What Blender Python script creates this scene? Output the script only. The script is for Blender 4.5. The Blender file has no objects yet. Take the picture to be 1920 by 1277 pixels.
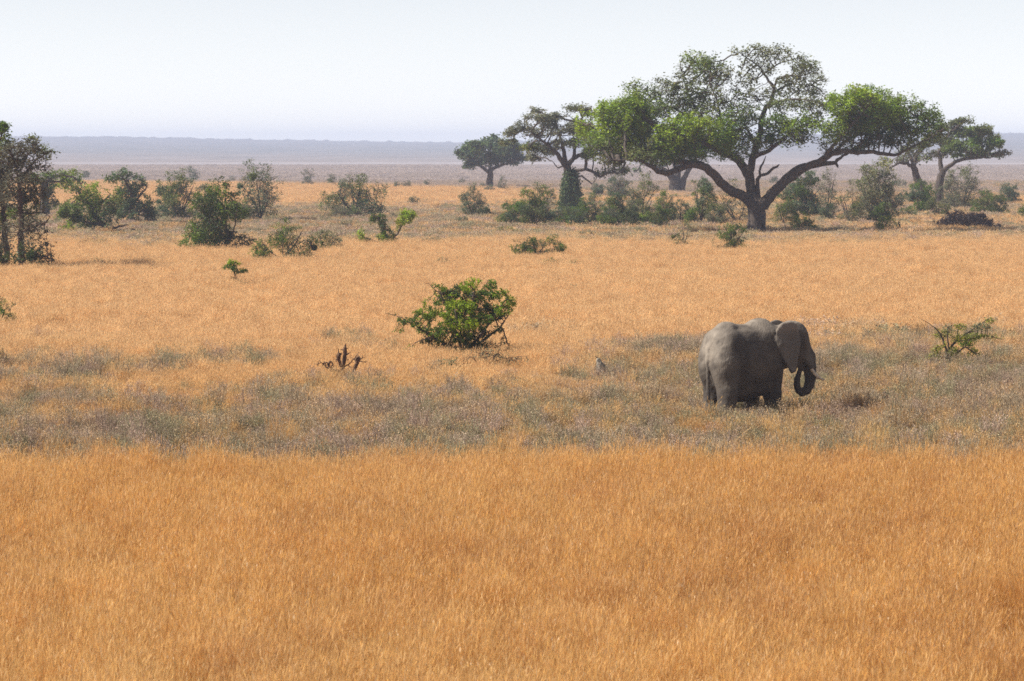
import bpy, math
import numpy as np
from mathutils import Vector

RS = np.random.RandomState
rng = RS(7)
scene = bpy.context.scene
COL = scene.collection

# ------------------------------------------------------------------ camera model
FPX, CX, CY, HZ, CAMH = 6000.0, 960.0, 638.5, 280.0, 7.0
PITCH = math.atan((CY - HZ) / FPX)
CP, SP = math.cos(PITCH), math.sin(PITCH)

def ray(px, py):
    u = (px - CX) / FPX; v = -(py - CY) / FPX
    return u, CP + v * SP, v * CP - SP            # x, y(forward), z

def ground(px, py):
    """point of the flat ground seen at a photo position"""
    x, y, z = ray(px, py); t = -CAMH / z
    return x * t, y * t

def at(px, py, Y):
    """point seen at a photo position, Y metres away"""
    x, y, z = ray(px, py); t = Y / y
    return np.array([x * t, Y, CAMH + z * t])

def ppm(Y):                                        # photo pixels per metre at distance Y
    return FPX / Y

def to_px(x, y, z=0.0):
    dz = z - CAMH
    zc = y * CP - dz * SP; yc = y * SP + dz * CP
    return CX + FPX * x / zc, CY - FPX * yc / zc

# ------------------------------------------------------------------ helpers
def tag(o, label=None, cat=None, group=None, kind=None):
    if label: o['label'] = label
    if cat: o['category'] = cat
    if group: o['group'] = group
    if kind: o['kind'] = kind
    return o

def empty(name, loc, label, cat, group=None):
    o = bpy.data.objects.new(name, None); COL.objects.link(o)
    o.empty_display_size = .3
    o.location = loc
    return tag(o, label, cat, group)

def raw_mesh(name, V, F, mats=(), fattr=None, pattr=None, smooth=False):
    """V (n,3); F list of int arrays (m,k) with k fixed per array"""
    me = bpy.data.meshes.new(name)
    V = np.asarray(V, dtype=np.float32)
    if not isinstance(F, (list, tuple)): F = [F]
    F = [np.asarray(f, dtype=np.int32) for f in F if len(f)]
    loops = np.concatenate([f.ravel() for f in F]) if F else np.zeros(0, np.int32)
    totals = np.concatenate([np.full(len(f), f.shape[1], np.int32) for f in F]) if F else np.zeros(0, np.int32)
    starts = np.concatenate([[0], np.cumsum(totals)[:-1]]).astype(np.int32) if len(totals) else totals
    me.vertices.add(len(V)); me.vertices.foreach_set('co', V.ravel())
    me.loops.add(len(loops)); me.loops.foreach_set('vertex_index', loops)
    me.polygons.add(len(totals)); me.polygons.foreach_set('loop_start', starts)
    if smooth: me.polygons.foreach_set('use_smooth', np.ones(len(totals), bool))
    for m in mats: me.materials.append(m)
    for k, a in (pattr or {}).items():
        a = np.asarray(a, dtype=np.float32)
        if a.ndim == 1:
            at_ = me.attributes.new(k, 'FLOAT', 'POINT'); at_.data.foreach_set('value', a)
        else:
            at_ = me.attributes.new(k, 'FLOAT_VECTOR', 'POINT'); at_.data.foreach_set('vector', a.ravel())
    me.update(calc_edges=True); me.validate()
    return me

def add(name, me, parent=None):
    o = bpy.data.objects.new(name, me); COL.objects.link(o)
    if parent is not None: o.parent = parent
    return o

def vnoise(x, y, seed=0):
    xi = np.floor(x).astype(np.int64); yi = np.floor(y).astype(np.int64)
    fx = x - xi; fy = y - yi
    fx = fx * fx * (3 - 2 * fx); fy = fy * fy * (3 - 2 * fy)
    def h(a, b):
        n = (a * 374761393 + b * 668265263 + seed * 982451653) & 0x7fffffff
        n = ((n ^ (n >> 13)) * 1274126177) & 0x7fffffff
        n = n ^ (n >> 16)
        return (n & 0xffff) / 65535.0
    return (h(xi, yi) * (1 - fx) + h(xi + 1, yi) * fx) * (1 - fy) + (h(xi, yi + 1) * (1 - fx) + h(xi + 1, yi + 1) * fx) * fy

def fbm(x, y, seed=0, oct=3):
    s = 0; a = .5; t = 0
    for i in range(oct):
        s = s + a * vnoise(x * 2 ** i, y * 2 ** i, seed + i * 17); t += a; a *= .5
    return s / t

def sstep(a, b, x):
    t = np.clip((x - a) / (b - a), 0, 1)
    return t * t * (3 - 2 * t)

# ------------------------------------------------------------------ materials
def new_mat(name):
    m = bpy.data.materials.new(name); m.use_nodes = True
    nt = m.node_tree; nt.nodes.clear()
    return m, nt, nt.nodes, nt.links

def N(nt, typ, **kw):
    n = nt.nodes.new(typ)
    for k, v in kw.items(): setattr(n, k, v)
    return n

def ramp(nt, stops):
    r = N(nt, 'ShaderNodeValToRGB'); e = r.color_ramp.elements
    while len(e) < len(stops): e.new(.5)
    for el, (p, c) in zip(e, stops):
        el.position = p; el.color = (*c, 1)
    return r

def leafy_material(name, transl=.35, tintmode='GEOMETRY', rough=.6, seedcol=None, gloss=.0):
    """colour from the 'tint' attribute (per leaf, or per tussock through the instancer)"""
    m, nt, nodes, L = new_mat(name)
    out = N(nt, 'ShaderNodeOutputMaterial')
    a = N(nt, 'ShaderNodeAttribute', attribute_type=tintmode, attribute_name='tint')
    col = a.outputs['Vector'] if tintmode == 'GEOMETRY' else a.outputs['Color']
    b = N(nt, 'ShaderNodeAttribute', attribute_type='GEOMETRY', attribute_name='shade')   # per-blade natural variation of tone
    mul = N(nt, 'ShaderNodeVectorMath', operation='SCALE')
    L.new(col, mul.inputs[0]); L.new(b.outputs['Fac'], mul.inputs['Scale'])
    c = mul.outputs[0]
    if seedcol:
        s = N(nt, 'ShaderNodeAttribute', attribute_type='GEOMETRY', attribute_name='seed')
        mx = N(nt, 'ShaderNodeMix', data_type='RGBA')
        L.new(s.outputs['Fac'], mx.inputs['Factor']); L.new(c, mx.inputs['A'])
        mx.inputs['B'].default_value = (*seedcol, 1)
        c = mx.outputs['Result']
    d = N(nt, 'ShaderNodeBsdfDiffuse'); L.new(c, d.inputs['Color'])
    t = N(nt, 'ShaderNodeBsdfTranslucent'); L.new(c, t.inputs['Color'])
    ms = N(nt, 'ShaderNodeMixShader'); ms.inputs[0].default_value = transl
    L.new(d.outputs[0], ms.inputs[1]); L.new(t.outputs[0], ms.inputs[2])
    last = ms
    if gloss > 0:
        g = N(nt, 'ShaderNodeBsdfGlossy'); g.inputs['Roughness'].default_value = .45
        g.inputs['Color'].default_value = (1, 1, 1, 1)
        m2 = N(nt, 'ShaderNodeMixShader'); m2.inputs[0].default_value = gloss
        L.new(ms.outputs[0], m2.inputs[1]); L.new(g.outputs[0], m2.inputs[2]); last = m2
    L.new(last.outputs[0], out.inputs['Surface'])
    return m

def bark_material(name, c1, c2, scale=6.0):
    m, nt, nodes, L = new_mat(name)
    out = N(nt, 'ShaderNodeOutputMaterial'); p = N(nt, 'ShaderNodeBsdfPrincipled')
    p.inputs['Roughness'].default_value = .9; p.inputs['Specular IOR Level'].default_value = .15
    tc = N(nt, 'ShaderNodeTexCoord')
    mp = N(nt, 'ShaderNodeMapping'); mp.inputs['Scale'].default_value = (1, 1, .35)
    n = N(nt, 'ShaderNodeTexNoise'); n.inputs['Scale'].default_value = scale; n.inputs['Detail'].default_value = 5
    r = ramp(nt, [(.32, c1), (.68, c2)])
    L.new(tc.outputs['Object'], mp.inputs[0]); L.new(mp.outputs[0], n.inputs['Vector']); L.new(n.outputs['Fac'], r.inputs[0])
    L.new(r.outputs[0], p.inputs['Base Color'])
    bm = N(nt, 'ShaderNodeBump'); bm.inputs['Strength'].default_value = .8; bm.inputs['Distance'].default_value = .05
    L.new(n.outputs['Fac'], bm.inputs['Height']); L.new(bm.outputs[0], p.inputs['Normal'])
    L.new(p.outputs[0], out.inputs['Surface'])
    return m

M_LEAF = leafy_material('leaf', transl=.44, gloss=.015)
M_GRASS = leafy_material('straw', transl=.45, tintmode='INSTANCER', seedcol=(.92, .70, .44))
M_HERB = leafy_material('herb', transl=.25, tintmode='INSTANCER')
M_BARK = bark_material('bark', (.035, .027, .023), (.125, .10, .085))
M_BARKRED = bark_material('bark_red', (.03, .02, .016), (.11, .07, .05))
M_BARKGREY = bark_material('bark_grey', (.10, .09, .08), (.26, .23, .20))
M_BRUSH = bark_material('dark_brush', (.012, .009, .009), (.05, .038, .036), 10)
M_DEAD = bark_material('dead_wood', (.045, .026, .016), (.20, .115, .07), 14)

# ------------------------------------------------------------------ plants
def resample(P, R, step):
    P = np.asarray(P, float); R = np.asarray(R, float)
    out = [P[0]]; ro = [R[0]]
    for i in range(len(P) - 1):
        d = np.linalg.norm(P[i + 1] - P[i]); n = max(1, int(round(d / step)))
        for k in range(1, n + 1):
            out.append(P[i] + (P[i + 1] - P[i]) * k / n); ro.append(R[i] + (R[i + 1] - R[i]) * k / n)
    return np.array(out), np.array(ro)

def grow(pos, par, attr, step, infl, kill, iters, rnd, up=0.0, jit=.18):
    """space colonisation: twigs reach for the points of the crown"""
    pos = [np.asarray(p, float) for p in pos]; par = list(par)
    A = np.asarray(attr, float); n = len(A)
    P = np.array(pos)
    D = np.full(n, 1e9); I = np.zeros(n, int)
    def upd(idx):
        Q = np.array([pos[i] for i in idx])
        for c in range(0, len(Q), 400):
            q = Q[c:c + 400]
            d = np.sqrt(np.maximum(((A[:, None, :] - q[None]) ** 2).sum(2), 0))
            j = d.argmin(1); m = d[np.arange(n), j]
            b = m < D
            D[b] = m[b]; I[b] = np.array(idx[c:c + 400])[j[b]]
    upd(list(range(len(pos))))
    alive = np.ones(n, bool)
    last = -1
    for it in range(iters):
        alive &= D > kill
        act = alive & (D < infl)
        if not alive.any(): break
        if not act.any():
            k = np.where(alive)[0]; act = np.zeros(n, bool); act[k[D[k].argsort()[:max(1, len(k) // 20)]]] = True
        ids = I[act]; V = A[act] - np.array([pos[i] for i in ids]); V /= np.linalg.norm(V, axis=1)[:, None] + 1e-9
        u, inv = np.unique(ids, return_inverse=True)
        S = np.zeros((len(u), 3)); np.add.at(S, inv, V)
        S /= np.linalg.norm(S, axis=1)[:, None] + 1e-9
        S += rnd.normal(0, jit, S.shape); S[:, 2] += up
        S /= np.linalg.norm(S, axis=1)[:, None] + 1e-9
        new = []
        for k, i in enumerate(u):
            pos.append(pos[i] + S[k] * step); par.append(int(i)); new.append(len(pos) - 1)
        upd(new)
        if len(pos) > 14000: break
    return np.array(pos), np.array(par)

def radii(pos, par, rmin, fixed, expo):
    n = len(pos); acc = np.zeros(n)
    r = np.zeros(n)
    for i in range(n - 1, -1, -1):
        ri = max(rmin, acc[i] ** (1 / expo)) if acc[i] > 0 else rmin
        if i < len(fixed):
            ri = max(min(ri, fixed[i] * 1.0), fixed[i])
        r[i] = ri
        if par[i] >= 0: acc[par[i]] += min(ri, 10) ** expo if i >= len(fixed) else 0
    return r

def tubes(pos, par, r, rmin_draw=0.0, sides=(4, 7), thick=.12):
    n = len(pos)
    kids = [[] for _ in range(n)]
    for i, p in enumerate(par):
        if p >= 0: kids[p].append(i)
    V = []; F = []; base = 0
    starts = [i for i in range(n) if par[i] < 0]
    stack = [(-1, s) for s in starts]
    while stack:
        p, i = stack.pop()
        chain = [p] if p >= 0 else []
        chain.append(i)
        while kids[i]:
            k = sorted(kids[i], key=lambda j: -r[j])
            for j in k[1:]: stack.append((i, j))
            i = k[0]; chain.append(i)
        if len(chain) < 2: continue
        Q = pos[chain]; R = r[chain].copy()
        if p >= 0: R[0] = min(R[0], R[1] * 1.25)
        R[-1] *= .5
        s = sides[1] if R.max() > thick else sides[0]
        T = np.gradient(Q, axis=0); T /= np.linalg.norm(T, axis=1)[:, None] + 1e-9
        ref = np.tile(np.array([.31, .77, .55]), (len(T), 1))
        a = np.cross(T, ref); a /= np.linalg.norm(a, axis=1)[:, None] + 1e-9
        b = np.cross(T, a)
        ang = np.arange(s) * 2 * math.pi / s
        ring = Q[:, None, :] + R[:, None, None] * (np.cos(ang)[None, :, None] * a[:, None, :] + np.sin(ang)[None, :, None] * b[:, None, :])
        V.append(ring.reshape(-1, 3))
        m = len(Q)
        g = base + np.arange(m * s).reshape(m, s)
        g2 = np.roll(g, -1, axis=1)
        F.append(np.stack([g[:-1], g2[:-1], g2[1:], g[1:]], -1).reshape(-1, 4))
        base += m * s
    return np.concatenate(V), np.concatenate(F)

def leaves(C, size, rnd, tint, spread, flat=.6, aspect=.45):
    """C (n,3) centres; one folded leaf (two triangles) each"""
    n = len(C)
    C = C + rnd.normal(0, 1, (n, 3)) * np.asarray(spread)
    d = rnd.normal(0, 1, (n, 3)); d[:, 2] *= (1 - flat); d /= np.linalg.norm(d, axis=1)[:, None] + 1e-9
    nn = rnd.normal(0, 1, (n, 3)); nn[:, 2] = np.abs(nn[:, 2]) + flat
    w = np.cross(d, nn); w /= np.linalg.norm(w, axis=1)[:, None] + 1e-9
    s = size * rnd.uniform(.55, 1.35, n)[:, None]
    h = np.cross(w, d)
    a = C - d * s * .5; b = C + d * s * .5
    e = C + w * s * aspect * .5 + h * s * .08; f = C - w * s * aspect * .5 + h * s * .08
    V = np.stack([a, e, b, f], 1).reshape(-1, 3)
    i = np.arange(n)[:, None] * 4
    F = np.concatenate([i + [0, 1, 2], i + [0, 2, 3]], 1).reshape(-1, 3)
    T = np.repeat(tint, 4, axis=0)
    S = np.repeat(rnd.uniform(.7, 1.3, n), 4)
    return V, F, T, S

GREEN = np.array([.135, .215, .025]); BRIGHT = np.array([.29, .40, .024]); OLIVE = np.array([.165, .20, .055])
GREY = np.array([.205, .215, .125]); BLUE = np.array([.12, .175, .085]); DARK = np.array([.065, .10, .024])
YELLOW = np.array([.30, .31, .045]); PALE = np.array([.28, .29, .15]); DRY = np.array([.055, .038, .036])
PAL = dict(g=GREEN, b=BRIGHT, o=OLIVE, y=GREY, u=BLUE, d=DARK, w=YELLOW, p=PALE, k=DRY)

def plant(name, label, cat, Y, base_px, limbs, pads, group=None, seed=1, step=.35, natt=1.0, lsize=.2, per=9,
          bark=None, rmin=.02, expo=2.3, names=('trunk', 'crown'), infl=3.5, kill=None, depth=1.0, up=.05, flat=.5,
          spread=1.1, alen=1.0, sink=.1, jit=.18, back=4, aspect=.5, gap=.42, gapw=1.7, split=0, label_part=None):
    """limbs: polylines [(px,py,depth offset m,radius m),...]; pads: (px,py,rx,ry,density,tint[,depth offset[,leaf factor]])
    everything is turned into metres at distance Y and grown there"""
    rnd = RS(seed * 7919 + 13)
    k = ppm(Y)
    b = at(base_px[0], base_px[1], Y); b[2] = 0.0
    root = empty(name, b, label, cat, group)
    pos = []; par = []; fix = []
    for li, limb in enumerate(limbs):
        P = []; R = []
        for (x, y, dz, r) in limb:
            p = at(x, y, Y) ; p[1] += dz
            P.append(p - b); R.append(r)
        P, R = resample(P, R, step)
        if len(P) > 3:
            P[1:-1] += rnd.normal(0, .09, P[1:-1].shape) * step
        if li == 0:
            P[0][2] = -sink; prev = -1; s0 = 0
        else:
            d = ((np.array(pos) - P[0]) ** 2).sum(1); prev = int(d.argmin()); s0 = 1 if d.min() < (step * 2.2) ** 2 else 0
        for j in range(s0, len(P)):
            pos.append(P[j]); par.append(prev); fix.append(R[j]); prev = len(pos) - 1
    A = []; padc = []; padt = []; padf = []
    for pd in pads:
        x, y, rx, ry, dens, tint = pd[:6]
        dz = pd[6] if len(pd) > 6 and pd[6] is not None else rnd.uniform(-1, 1) * depth
        lf = pd[7] if len(pd) > 7 else 1.0
        c = at(x, y, Y) - b; c[1] += dz
        ax, az = rx / k, ry / k; ay = (ax * .6 + az * .6)
        subs = [(c, ax, ay, az, lf)]
        if split:                                          # layered, flat sprays instead of one round mass
            subs = []
            for j in range(split):
                o = rnd.normal(0, 1, 3); o /= np.linalg.norm(o); o *= rnd.uniform(.1, 1) ** .6
                subs.append((c + o * [ax * .72, ay * .7, az * .78], ax * rnd.uniform(.4, .65), ay * .55, az * rnd.uniform(.24, .4), lf * rnd.uniform(.3, 1.4)))
        for (cc, bx, by, bz, l2) in subs:
            m = max(3, int(natt * dens * 46 * (bx * by * bz) ** .6 / step ** 1.35))
            q = rnd.normal(0, 1, (m, 3)); q /= np.linalg.norm(q, axis=1)[:, None]
            q *= rnd.uniform(.2, 1, (m, 1)) ** .5 * np.where(rnd.uniform(0, 1, (m, 1)) < .12, 1.3, 1.0)
            q = cc + q * [bx, by, bz]
            w = gapw / (.5 * (ax + az) + .35)              # crowns are broken up by gaps
            nz = fbm(q[:, 0] * w + q[:, 2] * .9 * w, q[:, 1] * w + q[:, 2] * 1.7 * w, seed * 3 + 1, 2)
            A.append(q[nz > gap])
            padc.append(cc); padt.append(tint); padf.append((l2, max(bx, bz)))
    nfix = len(fix)
    if A:
        A = np.concatenate(A)
        A = A[A[:, 2] > .05]
        pos, par = grow(pos, par, A, step, infl * step / .35, (kill or step * .8), 260, rnd, up, jit)
    else:
        pos = np.array(pos); par = np.array(par)
    r = radii(pos, par, rmin, fix, expo)
    bk = bark or M_BARK
    V, F = tubes(pos, par, r)
    add(names[0], raw_mesh(names[0], V, F, [bk], smooth=True), root)
    if pads and per > 0:
        # leaves sit on the thin twigs near their ends
        kids = np.zeros(len(pos), int); hgt = np.zeros(len(pos), int)
        for i in range(len(pos) - 1, -1, -1):
            if par[i] >= 0:
                kids[par[i]] += 1; hgt[par[i]] = max(hgt[par[i]], hgt[i] + 1)
        ok = (hgt <= back); ok[:nfix] = False
        idx = np.where(ok)[0]
        if len(idx):
            PC = np.array(padc); sz = np.array([f[1] for f in padf])
            d = np.sqrt(((pos[idx][:, None, :] - PC[None]) ** 2).sum(2)) / sz[None]
            near = d.argmin(1)
            lf = np.array([padf[j][0] for j in near])
            cnt = rnd.poisson(per * lf * 1.25)
            C = np.repeat(pos[idx], cnt, axis=0); nr = np.repeat(near, cnt)
            node_var = np.repeat(rnd.uniform(.72, 1.28, len(idx)), cnt)
            base_t = np.array([PAL[t[0]] if len(t) == 1 else (PAL[t[0]] + PAL[t[1]]) / 2 for t in padt])
            tint = base_t[nr] * node_var[:, None]
            hue = np.repeat(rnd.normal(0, 1, len(idx)), cnt)
            tint = tint * (1 + hue[:, None] * np.array([.10, .03, -.05])[None])
            LV, LF, LT, LS = leaves(C, lsize * 1.1, rnd, np.clip(tint, .008, .6), step * .42 * spread, flat, aspect)
            keep = None
            add(names[1], raw_mesh(names[1], LV, LF, [M_LEAF], pattr={'tint': LT, 'shade': LS}), root)
    return root


# ------------------------------------------------------------------ elephant: one implicit surface, meshed with surface nets
def surface_nets(f, org, h):
    """f: (nx,ny,nz) signed distance samples"""
    nx, ny, nz = f.shape
    ins = f < 0
    c = np.zeros((nx - 1, ny - 1, nz - 1), int)
    for dx in (0, 1):
        for dy in (0, 1):
            for dz in (0, 1):
                c += ins[dx:nx - 1 + dx, dy:ny - 1 + dy, dz:nz - 1 + dz]
    mix = (c > 0) & (c < 8)
    acc = np.zeros(mix.shape + (3,)); cnt = np.zeros(mix.shape)
    for ax in range(3):
        for a in (0, 1):
            for b in (0, 1):
                sl0 = [None] * 3; sl1 = [None] * 3; oth = [k for k in range(3) if k != ax]
                dims = (nx, ny, nz)
                sl0[ax] = slice(0, dims[ax] - 1); sl1[ax] = slice(1, dims[ax])
                for k, o in zip(oth, (a, b)):
                    sl0[k] = slice(o, dims[k] - 1 + o); sl1[k] = slice(o, dims[k] - 1 + o)
                f0 = f[tuple(sl0)]; f1 = f[tuple(sl1)]
                cr = (f0 < 0) != (f1 < 0)
                t = np.where(cr, f0 / np.where(cr, f0 - f1, 1), 0)
                acc[..., ax] += np.where(cr, t, 0)
                for k, o in zip(oth, (a, b)): acc[..., k] += np.where(cr, o, 0)
                cnt += cr
    idx = -np.ones(mix.shape, int); w = np.argwhere(mix); idx[mix] = np.arange(len(w))
    V = (w + acc[mix] / cnt[mix][:, None]) * h + org
    quads = []
    for ax in range(3):
        o1, o2 = [(1, 2), (2, 0), (0, 1)][ax]
        sl0 = [slice(None)] * 3; sl1 = [slice(None)] * 3
        sl0[ax] = slice(0, -1); sl1[ax] = slice(1, None)
        a = ins[tuple(sl0)]; b = ins[tuple(sl1)]
        for flip, cond in ((False, a & ~b), (True, ~a & b)):
            e = np.argwhere(cond)
            ok = (e[:, o1] > 0) & (e[:, o2] > 0) & (e[:, o1] < f.shape[o1] - 1) & (e[:, o2] < f.shape[o2] - 1)
            e = e[ok]
            def cell(d1, d2):
                q = e.copy(); q[:, o1] += d1; q[:, o2] += d2
                return idx[q[:, 0], q[:, 1], q[:, 2]]
            qd = np.stack([cell(-1, -1), cell(0, -1), cell(0, 0), cell(-1, 0)], 1)
            if flip: qd = qd[:, ::-1]
            quads.append(qd)
    return V, np.concatenate(quads)

def build_elephant():
    HEAD = math.radians(33)                        # body turned away from the picture plane, heading right
    ex, ey = ground(1389, 805)
    root = empty('elephant', (ex, ey, 0), 'grey elephant standing in the dry herbs with its trunk curled to its mouth', 'elephant')
    root.rotation_euler = (0, 0, HEAD); root.scale = (1.03,) * 3
    h = .028
    lo = np.array([-1.5, -1.55, -.12]); hi = np.array([2.25, 1.0, 3.0])
    gx = np.arange(lo[0], hi[0], h); gy = np.arange(lo[1], hi[1], h); gz = np.arange(lo[2], hi[2], h)
    X, Y, Z = np.meshgrid(gx, gy, gz, indexing='ij')
    X = X.astype(np.float32); Y = Y.astype(np.float32); Z = Z.astype(np.float32)
    def ell(c, r):
        a, b, d = (X - c[0]) / r[0], (Y - c[1]) / r[1], (Z - c[2]) / r[2]
        k0 = np.sqrt(a * a + b * b + d * d); k1 = np.sqrt((a / r[0]) ** 2 + (b / r[1]) ** 2 + (d / r[2]) ** 2)
        return k0 * (k0 - 1) / np.maximum(k1, 1e-6)
    def cone(a, b, r1, r2, sq=(1, 1, 1)):
        a = np.array(a, float); b = np.array(b, float)
        d = b - a; L2 = (d * d).sum()
        t = np.clip(((X - a[0]) * d[0] + (Y - a[1]) * d[1] + (Z - a[2]) * d[2]) / L2, 0, 1)
        q = np.sqrt(((X - a[0] - t * d[0]) / sq[0]) ** 2 + ((Y - a[1] - t * d[1]) / sq[1]) ** 2 + ((Z - a[2] - t * d[2]) / sq[2]) ** 2)
        return (q - (r1 + (r2 - r1) * t)) * min(sq)
    def su(a, b, k):
        hh = np.clip(.5 + .5 * (b - a) / k, 0, 1)
        return b + (a - b) * hh - k * hh * (1 - hh)
    # trunk of the body
    X0 = X; X = X0 / .9
    f = ell((0.0, 0, 1.72), (1.02, .67, .80))
    f = su(f, ell((-.58, 0, 1.86), (.54, .62, .70)), .12)
    f = su(f, ell((.60, 0, 1.86), (.50, .55, .74)), .12)
    f = su(f, ell((0.0, 0, 1.26), (.88, .58, .60)), .15)
    for s in (1, -1): f = su(f, ell((-.76, s * .29, 1.60), (.36, .31, .56)), .12)
    f = su(f, cone((-.62, 0, 2.46), (.5, 0, 2.42), .10, .12), .14)
    f = su(f, ell((-.50, 0, 2.46), (.28, .20, .16)), .10)
    f = su(f, ell((.58, 0, 2.42), (.40, .26, .27)), .16)
    for s in (1, -1):
        f = su(f, ell((-.62, s * .36, 2.18), (.26, .18, .22)), .12)          # hip bones
        f = su(f, ell((.60, s * .42, 1.85), (.30, .16, .52)), .10)           # shoulder blades
    # legs
    for s in (1, -1):
        off = .06 * s
        f = su(f, cone((-.68 + off, s * .27, 1.62), (-.66 + off, s * .34, .95), .38, .275), .12)
        f = su(f, cone((-.66 + off, s * .35, .95), (-.80 + off, s * .36, .32), .27, .19), .06)
        f = su(f, cone((-.80 + off, s * .36, .32), (-.77 + off, s * .36, .05), .185, .225), .05)
        f = su(f, cone((.64 - off, s * .34, 1.55), (.70 - off, s * .35, .85), .34, .225), .12)
        f = su(f, cone((.70 - off, s * .35, .85), (.70 - off, s * .35, .28), .22, .19), .06)
        f = su(f, cone((.70 - off, s * .35, .28), (.72 - off, s * .35, .05), .19, .225), .05)
    # tail
    f = su(f, cone((-1.02, 0, 2.05), (-1.13, 0, 1.75), .085, .055), .08)
    f = su(f, cone((-1.13, 0, 1.75), (-1.10, .0, .98), .05, .038), .03)
    f = su(f, ell((-1.10, 0, .84), (.05, .065, .17)), .03)
    X = X0
    # neck and head (the head is turned to the right)
    hd = np.array([math.cos(math.radians(-18)), math.sin(math.radians(-18)), 0.0])
    hr = np.array([hd[1], -hd[0], 0.0])
    HC = np.array([1.22, -.37, 2.16])
    def hp(u, r, z): return HC * [1, 1, 0] + hd * u + hr * r + np.array([0, 0, z])
    f = su(f, cone((.68, -.05, 2.02), hp(-.08, 0, 2.05), .56, .40), .16)
    f = su(f, cone((.85, -.12, 1.75), hp(.10, 0, 1.82), .42, .27), .14)
    f = su(f, ell(hp(0, 0, 2.22), (.40, .38, .43)), .10)
    f = su(f, ell(hp(.14, 0, 2.30), (.27, .29, .29)), .10)
    f = su(f, cone(hp(.10, 0, 2.18), hp(.42, 0, 1.74), .33, .205), .10)
    f = su(f, cone(hp(.06, 0, 1.92), hp(.27, 0, 1.52), .24, .10), .08)           # lower jaw
    for s in (1, -1):
        f = su(f, cone(hp(.28, s * .15, 1.82), hp(.46, s * .17, 1.50), .12, .085), .06)   # tusk sheaths
        f = su(f, ell(hp(.24, s * .24, 2.08), (.10, .09, .10)), .08)                      # brow
    # trunk: down, then curled back to the mouth
    tk = [(.42, 1.74, .205), (.50, 1.50, .172), (.53, 1.26, .148), (.50, 1.06, .128), (.42, .915, .112), (.31, .86, .10),
          (.215, .92, .092), (.175, 1.06, .082), (.185, 1.21, .072), (.225, 1.33, .062), (.27, 1.44, .055)]
    g = None
    for (u0, z0, r0), (u1, z1, r1) in zip(tk[:-1], tk[1:]):
        c = cone(hp(u0, 0, z0), hp(u1, 0, z1), r0, r1)
        g = c if g is None else su(g, c, .025)
    f = su(f, g, .05)
    # ears: flat flaps with the outline of the animal's ear, standing off the head
    def poly_sd(px_, py_, pts):
        pts = np.array(pts, float); n = len(pts)
        d = np.full(px_.shape, 1e9, np.float32); s = np.ones(px_.shape, np.float32)
        for i in range(n):
            a = pts[i]; b = pts[i - 1]
            e = b - a; wx = px_ - a[0]; wy = py_ - a[1]
            t = np.clip((wx * e[0] + wy * e[1]) / (e @ e), 0, 1)
            d = np.minimum(d, (wx - e[0] * t) ** 2 + (wy - e[1] * t) ** 2)
            c1 = py_ >= a[1]; c2 = py_ < b[1]; c3 = e[0] * wy > e[1] * wx
            s = np.where((c1 & c2 & c3) | (~c1 & ~c2 & ~c3), -s, s)
        return s * np.sqrt(d)
    outline = [(.07, 2.40), (.00, 2.58), (-.14, 2.635), (-.28, 2.58), (-.37, 2.42), (-.385, 2.2), (-.35, 1.98), (-.275, 1.78),
               (-.18, 1.58), (-.09, 1.40), (-.035, 1.44), (-.005, 1.66), (.05, 1.90), (.10, 2.15)]
    for s in (1, -1):
        dx = X - HC[0]; dy = Y - HC[1]
        u = dx * hd[0] + dy * hd[1]; r = s * (dx * hr[0] + dy * hr[1])
        back = np.clip(.10 - u, 0, 1)
        w0 = .50 - .15 * back + .025 * np.sin(Z * 8.0 + u * 6) * np.clip(back * 2.2, 0, 1)
        w0 = w0 - .17 * np.clip((u + .02) / .12, 0, 1) * np.clip((Z - 2.1) / .25, 0, 1)
        ear = np.maximum(poly_sd(np.where(u < 0, u / 1.32, u / .92), Z, outline) * .85, (np.abs(r - w0) - .020) * .8)
        f = su(f, ear - .012, .02)
    V, Q = surface_nets(f, lo, h)
    # relax, then the folds of the skin
    me = raw_mesh('elephant_body', V, Q, smooth=True)
    ed = np.zeros(len(me.edges) * 2, np.int32); me.edges.foreach_get('vertices', ed); ed = ed.reshape(-1, 2)
    deg = np.bincount(ed.ravel(), minlength=len(V))[:, None]
    for it in range(3):
        S = np.zeros_like(V); np.add.at(S, ed[:, 0], V[ed[:, 1]]); np.add.at(S, ed[:, 1], V[ed[:, 0]])
        V = V * .45 + .55 * S / deg
    nrm = np.zeros(len(V) * 3, np.float32)
    me.vertices.foreach_set('co', V.astype(np.float32).ravel()); me.update()
    me.vertices.foreach_get('normal', nrm); nrm = nrm.reshape(-1, 3)
    fold = fbm(V[:, 0] * 5 + V[:, 2] * 3, V[:, 2] * 9 - V[:, 0] * 2 + V[:, 1] * 4, 3) - .5
    fold2 = fbm(V[:, 0] * 2.2 + 9, V[:, 2] * 2.4 + V[:, 1] * 2, 5) - .5
    ring = np.sin(V[:, 2] * 60) * np.clip((1.62 - V[:, 2]) * 4, 0, 1) * (((V[:, :2] - HC[:2]) @ hd[:2]) > .12) * (V[:, 0] > 1.3)
    V = V + nrm * (fold * .018 + fold2 * .05 + ring * .004)[:, None]
    me.vertices.foreach_set('co', V.astype(np.float32).ravel()); me.update()
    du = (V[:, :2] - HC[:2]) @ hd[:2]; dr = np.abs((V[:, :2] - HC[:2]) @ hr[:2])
    bk_ = np.clip(.10 - du, 0, 1); wv = .50 - .15 * bk_ - .17 * np.clip((du + .02) / .12, 0, 1) * np.clip((V[:, 2] - 2.1) / .25, 0, 1)
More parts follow.
